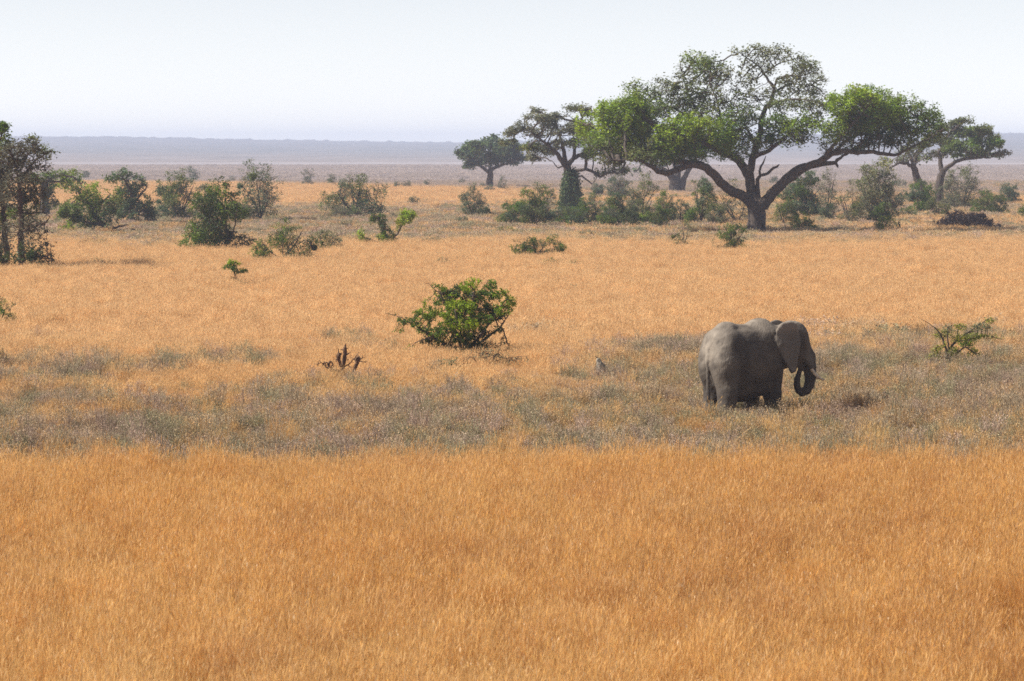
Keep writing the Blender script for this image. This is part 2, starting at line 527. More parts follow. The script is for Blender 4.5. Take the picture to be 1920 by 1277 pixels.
    earm = sstep(.03, -.03, poly_sd(np.where(du < 0, du / 1.32, du / .92), V[:, 2], outline)) * sstep(.09, .05, np.abs(dr - wv)) * .7
    ea = me.attributes.new('ear_lit', 'FLOAT', 'POINT'); ea.data.foreach_set('value', (earm * (.55 + .6 * (fbm(V[:, 0] * 7, V[:, 2] * 5, 8) - .3))).astype(np.float32))  # ear flap painted paler, sunlight put into its colour
    # skin
    m, nt, nodes, L = new_mat('elephant_skin')
    out = N(nt, 'ShaderNodeOutputMaterial'); p = N(nt, 'ShaderNodeBsdfPrincipled'); p.inputs['Roughness'].default_value = .78
    p.inputs['Specular IOR Level'].default_value = .25
    tc = N(nt, 'ShaderNodeTexCoord')
    n1 = N(nt, 'ShaderNodeTexNoise'); n1.inputs['Scale'].default_value = 2.2; n1.inputs['Detail'].default_value = 6
    r1 = ramp(nt, [(.3, (.045, .037, .031)), (.52, (.08, .066, .056)), (.72, (.14, .118, .097))])
    L.new(tc.outputs['Object'], n1.inputs['Vector']); L.new(n1.outputs['Fac'], r1.inputs[0]); # sunlit rump and back painted pale, shaded belly, legs and face painted dark
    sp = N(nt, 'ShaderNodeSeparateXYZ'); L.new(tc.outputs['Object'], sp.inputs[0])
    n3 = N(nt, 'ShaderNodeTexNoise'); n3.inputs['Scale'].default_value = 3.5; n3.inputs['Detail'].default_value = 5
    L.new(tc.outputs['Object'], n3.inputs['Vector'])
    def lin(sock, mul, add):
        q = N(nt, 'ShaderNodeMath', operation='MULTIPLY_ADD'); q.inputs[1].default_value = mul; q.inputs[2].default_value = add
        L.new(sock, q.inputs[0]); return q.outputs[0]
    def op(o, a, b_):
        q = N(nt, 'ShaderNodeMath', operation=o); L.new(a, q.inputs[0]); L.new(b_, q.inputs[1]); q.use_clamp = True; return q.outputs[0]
    lit_mask = op('MAXIMUM', lin(sp.outputs['X'], -2.2, -1.35), lin(sp.outputs['Z'], 2.0, -4.6))
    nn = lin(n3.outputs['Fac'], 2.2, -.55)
    lit_mask = op('MULTIPLY', lit_mask, nn)
    lit_mask = op('MULTIPLY', lit_mask, lin(sp.outputs['Z'], .85, -.85))
    m1 = N(nt, 'ShaderNodeMix', data_type='RGBA'); L.new(lit_mask, m1.inputs['Factor']); L.new(r1.outputs[0], m1.inputs['A']); m1.inputs['B'].default_value = (.43, .365, .295, 1)
    shade_mask = op('MULTIPLY', op('MINIMUM', lin(sp.outputs['Z'], -1.5, 2.6), lin(sp.outputs['X'], 3.0, 2.2)), nn)
    m2 = N(nt, 'ShaderNodeMix', data_type='RGBA'); L.new(shade_mask, m2.inputs['Factor']); L.new(m1.outputs['Result'], m2.inputs['A']); m2.inputs['B'].default_value = (.036, .027, .022, 1)
    eat = N(nt, 'ShaderNodeAttribute', attribute_name='ear_lit')
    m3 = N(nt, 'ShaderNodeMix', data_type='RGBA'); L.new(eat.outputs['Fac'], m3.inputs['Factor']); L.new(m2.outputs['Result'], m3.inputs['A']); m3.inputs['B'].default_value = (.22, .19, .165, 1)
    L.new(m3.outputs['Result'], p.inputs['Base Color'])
    mp = N(nt, 'ShaderNodeMapping'); mp.inputs['Rotation'].default_value = (.2, .75, .3); mp.inputs['Scale'].default_value = (22, 22, 7)
    L.new(tc.outputs['Object'], mp.inputs[0])
    n2 = N(nt, 'ShaderNodeTexNoise'); n2.inputs['Scale'].default_value = 1.0; n2.inputs['Detail'].default_value = 4
    n2.inputs['Distortion'].default_value = .6
    L.new(mp.outputs[0], n2.inputs['Vector'])
    vo = N(nt, 'ShaderNodeTexVoronoi', feature='DISTANCE_TO_EDGE'); vo.inputs['Scale'].default_value = 17
    L.new(tc.outputs['Object'], vo.inputs['Vector'])
    ad = N(nt, 'ShaderNodeMath', operation='MULTIPLY_ADD'); ad.inputs[1].default_value = .2
    L.new(vo.outputs['Distance'], ad.inputs[0]); L.new(n2.outputs['Fac'], ad.inputs[2])
    bm = N(nt, 'ShaderNodeBump'); bm.inputs['Strength'].default_value = .6; bm.inputs['Distance'].default_value = .03
    L.new(ad.outputs[0], bm.inputs['Height']); L.new(bm.outputs[0], p.inputs['Normal'])
    L.new(p.outputs[0], out.inputs['Surface'])
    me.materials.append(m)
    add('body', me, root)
    # tusks
    mi, nt, nodes, L = new_mat('ivory'); out = N(nt, 'ShaderNodeOutputMaterial'); p = N(nt, 'ShaderNodeBsdfPrincipled')
    tc = N(nt, 'ShaderNodeTexCoord'); n1 = N(nt, 'ShaderNodeTexNoise'); n1.inputs['Scale'].default_value = 9
    r1 = ramp(nt, [(.3, (.42, .33, .24)), (.7, (.62, .52, .40))])
    L.new(tc.outputs['Object'], n1.inputs['Vector']); L.new(n1.outputs['Fac'], r1.inputs[0]); L.new(r1.outputs[0], p.inputs['Base Color'])
    p.inputs['Roughness'].default_value = .4; L.new(p.outputs[0], out.inputs['Surface'])
    for s in (1, -1):
        P = [hp(.40, s * .165, 1.60), hp(.47, s * .18, 1.46), hp(.56, s * .195, 1.335), hp(.665, s * .20, 1.24), hp(.78, s * .19, 1.185), hp(.85, s * .18, 1.17)]
        R = [.047, .047, .042, .035, .024, .010]
        V, F = tubes(np.array(P), np.arange(-1, 5), np.array(R), sides=(10, 10), thick=0)
        add('tusk', raw_mesh('tusk', V, F, [mi], smooth=True), root)
    # eyes
    me_, nt, nodes, L = new_mat('eye'); out = N(nt, 'ShaderNodeOutputMaterial'); p = N(nt, 'ShaderNodeBsdfPrincipled')
    p.inputs['Base Color'].default_value = (.02, .012, .008, 1); p.inputs['Roughness'].default_value = .1; L.new(p.outputs[0], out.inputs['Surface'])
    import bmesh
    for s in (1, -1):
        bm_ = bmesh.new(); bmesh.ops.create_uvsphere(bm_, u_segments=10, v_segments=8, radius=.034)
        e = bpy.data.meshes.new('eye'); bm_.to_mesh(e); bm_.free(); e.materials.append(me_)
        o = add('eye', e, root); o.location = hp(.30, s * .275, 2.02)
    return root

# ------------------------------------------------------------------ grass and herbs (instanced tussocks)
PROTO = {}
def proto(name, V, F, mat, pattr):
    o = bpy.data.objects.new(name, raw_mesh(name, V, F, [mat], pattr=pattr))
    return o

def tussock(name, rnd, n, h, rad, w, lean, seedw, mat, seedfrac=.7, fluff=.006):
    """n stems of about height h leaning out of a common foot; seed heads on most of them"""
    th = rnd.uniform(0, 2 * math.pi, n); rr = rad * np.sqrt(rnd.uniform(0, 1, n))
    fx, fy = rr * np.cos(th) * .75, rr * np.sin(th) * .75
    hh = h * np.clip(rnd.normal(1, .2, n), .45, 1.45)
    la = np.abs(rnd.normal(0, lean, n)) + .05; ld = th + rnd.normal(0, 1.0, n)
    wind = np.array([.05, 0.01]) * h
    dx = np.cos(ld) * la * hh + wind[0]; dy = np.sin(ld) * la * hh + wind[1]
    wd = rnd.uniform(0, math.pi, n); ww = w * rnd.uniform(.7, 1.3, n)
    Vs = []; Fs = []; seed = []; shade = []
    sh = rnd.uniform(.66, 1.25, n)
    lv = [0, .4, .75, 1.0]; bend = [0, .16, .52, 1.0]
    ring = []
    for t, bq in zip(lv, bend):
        cx = fx + dx * bq; cy = fy + dy * bq; cz = hh * (t - .12 * la * t * t) - .04 * (t == 0)
        k = ww * (1 - .55 * t) * .5
        a = np.stack([cx - np.cos(wd) * k, cy - np.sin(wd) * k, cz], 1); b = np.stack([cx + np.cos(wd) * k, cy + np.sin(wd) * k, cz], 1)
        ring.append((a, b))
    nl = len(lv)
    V = np.stack([p for r in ring for p in r], 1).reshape(-1, 3)     # per stem: 2*nl verts
    base = np.arange(n)[:, None] * (2 * nl)
    F = np.concatenate([base + np.array([2 * i, 2 * i + 1, 2 * i + 3, 2 * i + 2]) for i in range(nl - 1)], 0)
    seed = np.tile(np.repeat([0, 0, .12, .25], 2), n); shade = np.repeat(sh, 2 * nl)
    # seed heads: two crossed narrow diamonds at the tip
    k = np.where(rnd.uniform(0, 1, n) < seedfrac)[0]; m = len(k)
    tip = np.stack([fx + dx, fy + dy, hh * (1 - .12 * la)], 1)[k]
    d = np.stack([dx * 1.4, dy * 1.4, hh * .8], 1)[k] + rnd.normal(0, .22, (m, 3)) * h; d /= np.linalg.norm(d, axis=1)[:, None]
    ln = (h * .15) * rnd.uniform(.6, 1.3, m)[:, None]
    sd = rnd.normal(0, 1, (m, 3)); sd = np.cross(d, sd); sd /= np.linalg.norm(sd, axis=1)[:, None]
    sw = seedw * rnd.uniform(.6, 1.3, m)[:, None]
    fl = rnd.uniform(0, 1, m) < fluff; sw[fl] *= 2.4; ln[fl] *= .5
    q = np.stack([tip - d * ln * .45, tip + sd * sw * .5, tip + d * ln * .55, tip - sd * sw * .5], 1).reshape(-1, 3)
    fb = len(V) + np.arange(m)[:, None] * 4 + np.array([0, 1, 2, 3])
    V = np.concatenate([V, q]); F = np.concatenate([F, fb])
    seed = np.concatenate([seed, np.repeat(np.where(fl, 1.0, np.clip(rnd.beta(1.0, 2.2, m) * .8, 0, 1)), 4)]); shade = np.concatenate([shade, np.repeat(sh[k] * 1.1, 4)])
    return proto(name, V, F, mat, {'seed': seed, 'shade': shade})

def herb(name, rnd, n, h, rad, leaf, mat):
    """low twiggy herb: forked dry stems with small scattered leaves"""
    Vs = []; Fs = []; base = 0; sh = []
    for i in range(n):
        th = rnd.uniform(0, 2 * math.pi); r0 = rad * .35 * math.sqrt(rnd.uniform()); 
        p0 = np.array([math.cos(th) * r0, math.sin(th) * r0, 0])
        hh = h * rnd.uniform(.55, 1.15)
        p1 = p0 + np.array([math.cos(th) * rad * rnd.uniform(.1, .7), math.sin(th) * rad * rnd.uniform(.1, .7), hh])
        s0 = rnd.uniform(.55, 1.0)
        segs = [(p0, p1, .006)]
        for j in range(3):
            t = rnd.uniform(.35, .9); q = p0 + (p1 - p0) * t
            segs.append((q, q + np.array([rnd.normal(0, .12), rnd.normal(0, .12), rnd.uniform(.06, .22)]) * (h / .5), .004))
        for a, b, w in segs:
            wd = rnd.uniform(0, math.pi); o = np.array([math.cos(wd), math.sin(wd), 0]) * w
            Vs.append(np.array([a - o, a + o, b + o * .5, b - o * .5])); Fs.append(base + np.array([[0, 1, 2, 3]])); base += 4
            sh.append(np.full(4, s0 * .8))
            m = rnd.randint(4, 9)
            C = a + (b - a) * rnd.uniform(.15, 1.05, (m, 1))
            LV, LF, _, LS = leaves(C, leaf, rnd, np.ones((m, 3)), .018, .2, .5)
            Vs.append(LV)
            Fs.append(base + np.stack([LF[0::2, 0], LF[0::2, 1], LF[0::2, 2], LF[1::2, 2]], 1)); base += len(LV); sh.append(LS ** .6 * rnd.uniform(.8, 1.2))
    V = np.concatenate(Vs); F = np.concatenate(Fs)
    return proto(name, V, F, mat, {'shade': np.concatenate(sh)})

def scatter(name, label, cat, protos, P, rot, scl, idx, tint, kind='stuff'):
    c = bpy.data.collections.new(name + '_forms')
    for p in protos: c.objects.link(p)
    me = bpy.data.meshes.new(name); me.vertices.add(len(P)); me.vertices.foreach_set('co', np.asarray(P, np.float32).ravel())
    for k, a in (('rot', rot), ('scl', scl), ('tint', tint)):
        t = me.attributes.new(k, 'FLOAT_VECTOR', 'POINT'); t.data.foreach_set('vector', np.asarray(a, np.float32).ravel())
    t = me.attributes.new('idx', 'INT', 'POINT'); t.data.foreach_set('value', np.asarray(idx, np.int32))
    o = add(name, me)
    g = bpy.data.node_groups.new(name + '_scatter', 'GeometryNodeTree')
    g.interface.new_socket('Geometry', in_out='INPUT', socket_type='NodeSocketGeometry')
    g.interface.new_socket('Geometry', in_out='OUTPUT', socket_type='NodeSocketGeometry')
    gi = g.nodes.new('NodeGroupInput'); go = g.nodes.new('NodeGroupOutput')
    ci = g.nodes.new('GeometryNodeCollectionInfo'); ci.inputs['Collection'].default_value = c
    ci.inputs['Separate Children'].default_value = True; ci.inputs['Reset Children'].default_value = True
    ip = g.nodes.new('GeometryNodeInstanceOnPoints'); ip.inputs['Pick Instance'].default_value = True
    def na(nm, ty):
        n = g.nodes.new('GeometryNodeInputNamedAttribute'); n.data_type = ty; n.inputs['Name'].default_value = nm
        return [s for s in n.outputs if s.name == 'Attribute' and s.enabled][0]
    g.links.new(gi.outputs[0], ip.inputs['Points']); g.links.new(ci.outputs[0], ip.inputs['Instance'])
    g.links.new(na('idx', 'INT'), ip.inputs['Instance Index'])
    g.links.new(na('rot', 'FLOAT_VECTOR'), ip.inputs['Rotation']); g.links.new(na('scl', 'FLOAT_VECTOR'), ip.inputs['Scale'])
    g.links.new(ip.outputs[0], go.inputs[0])
    md = o.modifiers.new('scatter', 'NODES'); md.node_group = g
    return tag(o, label, cat, kind=kind)

def wedge(y0, y1, dens, rnd, margin=1.12, extra=3.0):
    """random points of the ground between two distances, over the width the camera sees and a bit more"""
    half = lambda y: y * (CX / FPX) * margin + extra
    n = int(dens * (half(y0) + half(y1)) * (y1 - y0))
    y = np.sqrt(rnd.uniform(y0 ** 2, y1 ** 2, int(n * 1.0)))
    x = rnd.uniform(-1, 1, len(y)) * half(y)
    return x, y

def herb_share(x, y):
    """how much of the ground cover is grey herbs instead of golden grass, by place on the ground"""
    px, py = to_px(x, y)
    nz = fbm(x / 5.0, y / 9.0, 11) - .5; nb = fbm(x / 13.0, y / 26.0, 23) - .5
    n2 = fbm(x / 2.1, y / 3.5, 31) - .5
    # the grey band the elephant stands in
    near = 922 + 18 * np.clip((700 - px) / 700, 0, 1) + nz * 6 + n2 * 5
    far = np.interp(px, [0, 500, 900, 1250, 1500, 1920], [790, 780, 768, 742, 728, 722]) + nb * 70
    band = sstep(-60, 50, py - far + n2 * 60) * (1 - sstep(-5, 9, py - near))
    # broken patches above it
    patch = sstep(.02, .26, nz * .8 + nb * .6 + n2 * .4) * sstep(590, 730, py + n2 * 60) * (1 - sstep(900, 920, py)) * .62
    right = sstep(-.05, .12, nb + nz * .6) * sstep(620, 650, py) * (1 - sstep(690, 760, py)) * sstep(1000, 1200, px) * .4
    # dull belt under the far bushes
    f2 = sstep(383, 398, py + nz * 8) * (1 - sstep(450, 474, py + nb * 34)) * np.interp(px, [0, 800, 1000, 1920], [.96, .92, .8, .6])
    f4 = sstep(930, 1010, px) * (1 - sstep(395, 420, py)) * .75 * sstep(-.2, .1, nz + nb)
    f3 = sstep(-.02, .2, nb + nz * .5) * sstep(425, 436, py) * (1 - sstep(446, 456, py)) * .35
    return np.clip(band * (.74 + .25 * sstep(815, 880, py)) + patch + right + f2 + f3 + f4, 0, .97)

def grass_tint(x, y, rnd):
    px, py = to_px(x, y)
    n = len(x)
    a = fbm(x / 7.0, y / 12.0, 41); b = fbm(x / 1.6, y / 2.4, 43); c = fbm(x / 25.0, y / 45.0, 47)
    deep = np.array([.645, .345, .08]); light = np.array([.70, .43, .145]); red = np.array([.46, .195, .042])
    t = np.clip(.5 + (a - .5) * 1.6 + (c - .5) * 1.2, 0, 1)[:, None]
    col = deep * (1 - t) + light * t
    r = np.clip((b - .5) * 1.7 + rnd.normal(0, .18, n), 0, .7)[:, None]
    col = col * (1 - r) + red * r
    # the nearest sward is deeper orange, the middle ground paler
    mid = sstep(880, 640, py)[:, None]
    pale = np.array([.77, .515, .265])
    col = col * (1 - .8 * mid) + pale * .8 * mid
    end = np.interp(px, [0, 400, 700, 950, 1300, 1920], [690, 640, 590, 540, 470, 470])     # the gold gives out here
    far = sstep(-25, 35, y - end + (a - .5) * 60)[:, None]
    col = col * (1 - far) + np.array([.40, .325, .30]) * far
    return col * np.clip(rnd.normal(1, .075, n), .7, 1.25)[:, None]

def herb_tint(x, y, rnd):
    n = len(x)
    pal = np.array([[.68, .50, .32], [.60, .44, .34], [.56, .45, .31], [.46, .41, .25], [.72, .48, .24], [.64, .48, .38]])
    g = fbm(x / 2.6, y / 4.2, 61)
    w = rnd.uniform(0, 1, n) * .55 + np.clip((g - .3) / .4, 0, 1) * .45
    k = np.clip((w * 6).astype(int), 0, 5)
    return pal[k] * np.clip(rnd.normal(1, .12, n), .7, 1.3)[:, None]

def build_cover():
    rnd = RS(99)
    near = [tussock('tussock_near', RS(200 + i), 260, .74, .36, .0034, .11, .0085, M_GRASS) for i in range(6)]
    midp = [tussock('tussock_mid', RS(300 + i), 170, .46, .28, .0065, .26, .013, M_GRASS) for i in range(5)]
    farp = [tussock('tussock_far', RS(400 + i), 130, .42, .6, .026, .3, .045, M_GRASS) for i in range(4)]
    vfar = [tussock('tussock_distant', RS(500 + i), 110, .36, 1.5, .09, .3, .13, M_GRASS) for i in range(3)]
    hn = [herb('herb_near', RS(600 + i), 42, .49, .30, .023, M_HERB) for i in range(6)]
    hf = [herb('herb_far', RS(700 + i), 60, .40, .65, .055, M_HERB) for i in range(4)]
    def place(name, label, cat, protos, x, y, smin, smax, tint, zs=(.8, 1.2), patchy=.35):
        n = len(x)
        rot = np.stack([rnd.normal(0, .07, n), rnd.normal(0, .07, n), rnd.uniform(-.9, .9, n)], 1)
        pn = fbm(x / 1.8, y / 3.0, 71)
        s = rnd.uniform(smin, smax, n); z = s * rnd.uniform(zs[0], zs[1], n) * (1 + patchy * (pn - .5) * 2)
        P = np.stack([x, y, np.full(n, -.02)], 1)
        return scatter(name, label, cat, protos, P, rot, np.stack([s, s, z], 1), rnd.randint(0, len(protos), n), tint)
    # near sward and grass mixed into the herb band
    x, y = wedge(33, 112, 7.5, rnd)
    hs = herb_share(x, y); keep = rnd.uniform(0, 1, len(x)) > hs
    # clumping leaves small gaps
    gap = fbm(x / .9, y / 1.3, 83); keep &= gap > .16
    x, y = x[keep], y[keep]
    nr = y < 72
    place('golden_grass', 'tall golden orange dry grass filling the foreground', 'dry grass', near, x[nr], y[nr], .85, 1.12, grass_tint(x[nr], y[nr], rnd), patchy=.1)
    place('pale_grass', 'paler dry grass behind and among the grey herb band', 'dry grass', midp, x[~nr], y[~nr], .8, 1.2, grass_tint(x[~nr], y[~nr], rnd))
    x, y = wedge(66, 112, 11, rnd)
    keep = rnd.uniform(0, 1, len(x)) < herb_share(x, y)
    x, y = x[keep], y[keep]
    el = np.array(ground(1388, 805)); dd = np.hypot(x - el[0] - .2, y - el[1])
    place('grey_herbs', 'low grey and olive dry herbs in a band across the plain', 'dry herbs', hn, x, y, .75, 1.35, herb_tint(x, y, rnd), zs=(.75, 1.25), patchy=.5)
    # middle distance
    x, y = wedge(112, 250, 3.6, rnd)
    hs = herb_share(x, y); u = rnd.uniform(0, 1, len(x))
    g = u > hs
    place('middle_grass', 'pale golden grass between the herb band and the big tree', 'dry grass', midp, x[g], y[g], 1.0, 1.6, grass_tint(x[g], y[g], rnd), zs=(.65, .95))
    h1 = ~g
    # far
    x2, y2 = wedge(250, 660, .95, rnd)
    hs = herb_share(x2, y2); g2 = rnd.uniform(0, 1, len(x2)) > hs
    place('far_grass', 'golden grass around and beyond the far bushes', 'dry grass', farp, x2[g2], y2[g2], .9, 1.5, grass_tint(x2[g2], y2[g2], rnd), zs=(.7, 1.05))
    x3 = np.concatenate([x[h1], x2[~g2]]); y3 = np.concatenate([y[h1], y2[~g2]])
    place('far_herbs', 'dull grey green herbs under the far bushes', 'dry herbs', hf, x3, y3, .9, 1.5, herb_tint(x3, y3, rnd) * .9, zs=(.7, 1.1))
    # greyish plain beyond the golden strip
    x4, y4 = wedge(640, 1400, .10, rnd)
    t4 = np.array([.42, .365, .37]) * rnd.normal(1, .08, (len(x4), 1)) * (.8 + .4 * fbm(x4 / 60., y4 / 60., 91))[:, None]
    place('plain_grass', 'greyish pink grass of the distant plain', 'dry grass', vfar, x4, y4, .8, 1.4, t4, zs=(.6, 1.0))

# ------------------------------------------------------------------ setting
def build_setting():
    # ground sheet
    m, nt, nodes, L = new_mat('dry_earth')
    out = N(nt, 'ShaderNodeOutputMaterial'); p = N(nt, 'ShaderNodeBsdfPrincipled'); p.inputs['Roughness'].default_value = .95
    p.inputs['Specular IOR Level'].default_value = .1
    geo = N(nt, 'ShaderNodeNewGeometry')
    n1 = N(nt, 'ShaderNodeTexNoise'); n1.inputs['Scale'].default_value = .35; n1.inputs['Detail'].default_value = 8
    mp = N(nt, 'ShaderNodeMapping'); mp.inputs['Scale'].default_value = (1, .45, 1)
    L.new(geo.outputs['Position'], mp.inputs[0]); L.new(mp.outputs[0], n1.inputs['Vector'])
    r1 = ramp(nt, [(.3, (.30, .16, .07)), (.7, (.50, .27, .11))])
    n2 = N(nt, 'ShaderNodeTexNoise'); n2.inputs['Scale'].default_value = .03; n2.inputs['Detail'].default_value = 9; n2.inputs['Roughness'].default_value = .62
    L.new(mp.outputs[0], n2.inputs['Vector'])
    r2 = ramp(nt, [(.32, (.25, .22, .22)), (.5, (.33, .295, .30)), (.68, (.40, .35, .345))])
    L.new(n1.outputs['Fac'], r1.inputs[0]); L.new(n2.outputs['Fac'], r2.inputs[0])
    sx = N(nt, 'ShaderNodeSeparateXYZ'); L.new(geo.outputs['Position'], sx.inputs[0])
    mr = N(nt, 'ShaderNodeMapRange'); mr.inputs['From Min'].default_value = 560; mr.inputs['From Max'].default_value = 700
    L.new(sx.outputs['Y'], mr.inputs['Value'])
    mx = N(nt, 'ShaderNodeMix', data_type='RGBA'); L.new(mr.outputs[0], mx.inputs['Factor'])
    L.new(r1.outputs[0], mx.inputs['A']); L.new(r2.outputs[0], mx.inputs['B']); L.new(mx.outputs['Result'], p.inputs['Base Color'])
    L.new(p.outputs[0], out.inputs['Surface'])
    xs = np.linspace(-1900, 1900, 97); ys = np.concatenate([np.linspace(-120, 700, 60), np.linspace(730, 5200, 60)])
    GX, GY = np.meshgrid(xs, ys); GZ = np.zeros_like(GX)
    V = np.stack([GX, GY, GZ], -1).reshape(-1, 3); nx, ny = len(xs), len(ys)
    i = np.arange(ny - 1)[:, None] * nx + np.arange(nx - 1)[None]
    F = np.stack([i, i + 1, i + nx + 1, i + nx], -1).reshape(-1, 4)
    tag(add('ground', raw_mesh('ground', V, F, [m])), kind='structure')
    # the long low ridge behind the plain
    mh, nt, nodes, L = new_mat('ridge_scrub')
    out = N(nt, 'ShaderNodeOutputMaterial'); p = N(nt, 'ShaderNodeBsdfPrincipled'); p.inputs['Roughness'].default_value = 1
    p.inputs['Specular IOR Level'].default_value = 0
    geo = N(nt, 'ShaderNodeNewGeometry'); mp = N(nt, 'ShaderNodeMapping'); mp.inputs['Scale'].default_value = (.012, .02, 1.0)
    n1 = N(nt, 'ShaderNodeTexNoise'); n1.inputs['Scale'].default_value = 1.6; n1.inputs['Detail'].default_value = 9; n1.inputs['Roughness'].default_value = .65
    L.new(geo.outputs['Position'], mp.inputs[0]); L.new(mp.outputs[0], n1.inputs['Vector'])
    r1 = ramp(nt, [(.35, (.13, .135, .135)), (.5, (.19, .185, .18)), (.7, (.27, .245, .24))])
    L.new(n1.outputs['Fac'], r1.inputs[0])
    r2 = ramp(nt, [(.35, (.21, .18, .17)), (.65, (.37, .31, .295))]); L.new(n1.outputs['Fac'], r2.inputs[0])
    sx = N(nt, 'ShaderNodeSeparateXYZ'); L.new(geo.outputs['Position'], sx.inputs[0])
    mr = N(nt, 'ShaderNodeMapRange'); mr.inputs['From Min'].default_value = 1500; mr.inputs['From Max'].default_value = 2900
    L.new(sx.outputs['Y'], mr.inputs['Value'])
    mx = N(nt, 'ShaderNodeMix', data_type='RGBA'); L.new(mr.outputs[0], mx.inputs['Factor'])
    L.new(r2.outputs[0], mx.inputs['A']); L.new(r1.outputs[0], mx.inputs['B']); L.new(mx.outputs['Result'], p.inputs['Base Color'])
    L.new(p.outputs[0], out.inputs['Surface'])
    YC = 4500.0
    xs = np.linspace(-1700, 1700, 1701); prof = np.linspace(0, 1, 44)
    sky = np.interp(xs / YC * FPX + CX, [-1400, 0, 120, 450, 870, 1150, 1600, 1920, 3300], [256, 257, 257, 261, 268, 262, 252, 250, 249])
    crest = CAMH + (HZ - sky) / FPX * YC
    bump = np.maximum(0, fbm(xs / 9.0, xs * 0, 5, 4) - .45) * 5.5 + (fbm(xs / 130.0, xs * 0 + 3, 6) - .5) * 2.0
    rows = []
    for t in prof:
        yy = 1400 + (YC - 1400) * t
        s = t ** 1.5
        und = (fbm(xs / 160.0, xs * 0 + yy / 260.0, 9) - .5) * 3.0 * t * (1 - t) * 2
        z = -.6 + (crest + .6) * s + und + (bump if t == 1 else 0)
        rows.append(np.stack([xs, np.full_like(xs, yy), z], 1))
    rows.append(np.stack([xs, np.full_like(xs, YC + 25), crest - 1.5], 1))
    rows.append(np.stack([xs, np.full_like(xs, YC + 260), crest * 0 - .6], 1))
    V = np.concatenate(rows); nx, ny = len(xs), len(rows)
    i = np.arange(ny - 1)[:, None] * nx + np.arange(nx - 1)[None]
    F = np.stack([i, i + 1, i + nx + 1, i + nx], -1).reshape(-1, 4)
    tag(add('hills', raw_mesh('hills', V, F, [mh], smooth=True)), kind='structure')
    # air
    mz, nt, nodes, L = new_mat('haze')
    out = N(nt, 'ShaderNodeOutputMaterial'); pv = N(nt, 'ShaderNodeVolumePrincipled')
    pv.inputs['Color'].default_value = (.64, .74, 1.0, 1); pv.inputs['Density'].default_value = HAZE
    pv.inputs['Anisotropy'].default_value = 0.0
    L.new(pv.outputs[0], out.inputs['Volume'])
    mz.cycles.homogeneous_volume = True; mz.cycles.volume_sampling = 'DISTANCE'
    a, b = np.array([-1960, -140, -1.6]), np.array([1960, 5300, 34.0])
    V = [[(a, b)[i][0], (a, b)[j][1], (a, b)[k][2]] for i in (0, 1) for j in (0, 1) for k in (0, 1)]
    F = [[0, 1, 3, 2], [4, 6, 7, 5], [0, 4, 5, 1], [2, 3, 7, 6], [0, 2, 6, 4], [1, 5, 7, 3]]
    hz = add('haze', raw_mesh('haze', V, np.array(F), [mz])); hz.display_type = 'WIRE'
    tag(hz, kind='stuff')

DENOISE = False
HAZE = .00026
SUN_EL, SUN_AZ = math.radians(44), math.radians(-93)      # azimuth from the view direction (+y), negative to the left
def build_light():
    w = bpy.data.worlds.new('World'); scene.world = w; w.use_nodes = True
    nt = w.node_tree; nt.nodes.clear()
    out = N(nt, 'ShaderNodeOutputWorld'); bg = N(nt, 'ShaderNodeBackground'); sk = N(nt, 'ShaderNodeTexSky')
    sk.sky_type = 'NISHITA'; sk.sun_disc = False; sk.sun_elevation = SUN_EL; sk.sun_rotation = SUN_AZ
    sk.air_density = 1.2; sk.dust_density = .05; sk.ozone_density = 1.0; sk.altitude = 4000
    bg.inputs['Strength'].default_value = .104
    tn = N(nt, 'ShaderNodeVectorMath', operation='MULTIPLY'); tn.inputs[1].default_value = (.99, .98, 1.0)
    bw = N(nt, 'ShaderNodeRGBToBW'); mx = N(nt, 'ShaderNodeMix', data_type='RGBA'); mx.inputs['Factor'].default_value = .72   # dusty pale sky
    nt.links.new(sk.outputs[0], bw.inputs[0]); nt.links.new(sk.outputs[0], mx.inputs['A']); nt.links.new(bw.outputs[0], mx.inputs['B'])
    nt.links.new(mx.outputs['Result'], tn.inputs[0]); nt.links.new(tn.outputs[0], bg.inputs[0])
    nt.links.new(bg.outputs[0], out.inputs[0])
    l = bpy.data.lights.new('sun', 'SUN'); l.energy = 5.0; l.angle = math.radians(.53); l.color = (1.0, .94, .84)
    o = bpy.data.objects.new('sun', l); COL.objects.link(o)
    s = Vector((math.sin(SUN_AZ) * math.cos(SUN_EL), math.cos(SUN_AZ) * math.cos(SUN_EL), math.sin(SUN_EL)))
    o.rotation_euler = s.to_track_quat('Z', 'Y').to_euler(); o.location = s * 60 + Vector((0, 60, 0))

def build_camera():
    c = bpy.data.cameras.new('camera'); o = bpy.data.objects.new('camera', c); COL.objects.link(o)
    c.sensor_width = 36; c.lens = FPX / 1920 * 36; c.clip_start = .5; c.clip_end = 8000
    o.location = (0, 0, CAMH); o.rotation_euler = (math.pi / 2 - PITCH, 0, 0)
    c.dof.use_dof = True; c.dof.focus_distance = 92; c.dof.aperture_fstop = 4.5
    scene.camera = o
    scene.view_settings.view_transform = 'Standard'; scene.view_settings.look = 'None'
    scene.view_settings.exposure = 0.55; scene.view_settings.gamma = 1.0
    scene.cycles.max_bounces = 6; scene.cycles.diffuse_bounces = 3; scene.cycles.transmission_bounces = 3
    scene.cycles.volume_bounces = 1; scene.cycles.use_denoising = DENOISE
    scene.cycles.use_adaptive_sampling = True; scene.cycles.adaptive_threshold = .004; scene.cycles.filter_width = 1.6

def gy(py):
    """distance of a plant whose visible foot, at the top of the grass, is at photo row py"""
    return ground(CX, py)[1] * (1 - .36 / CAMH)

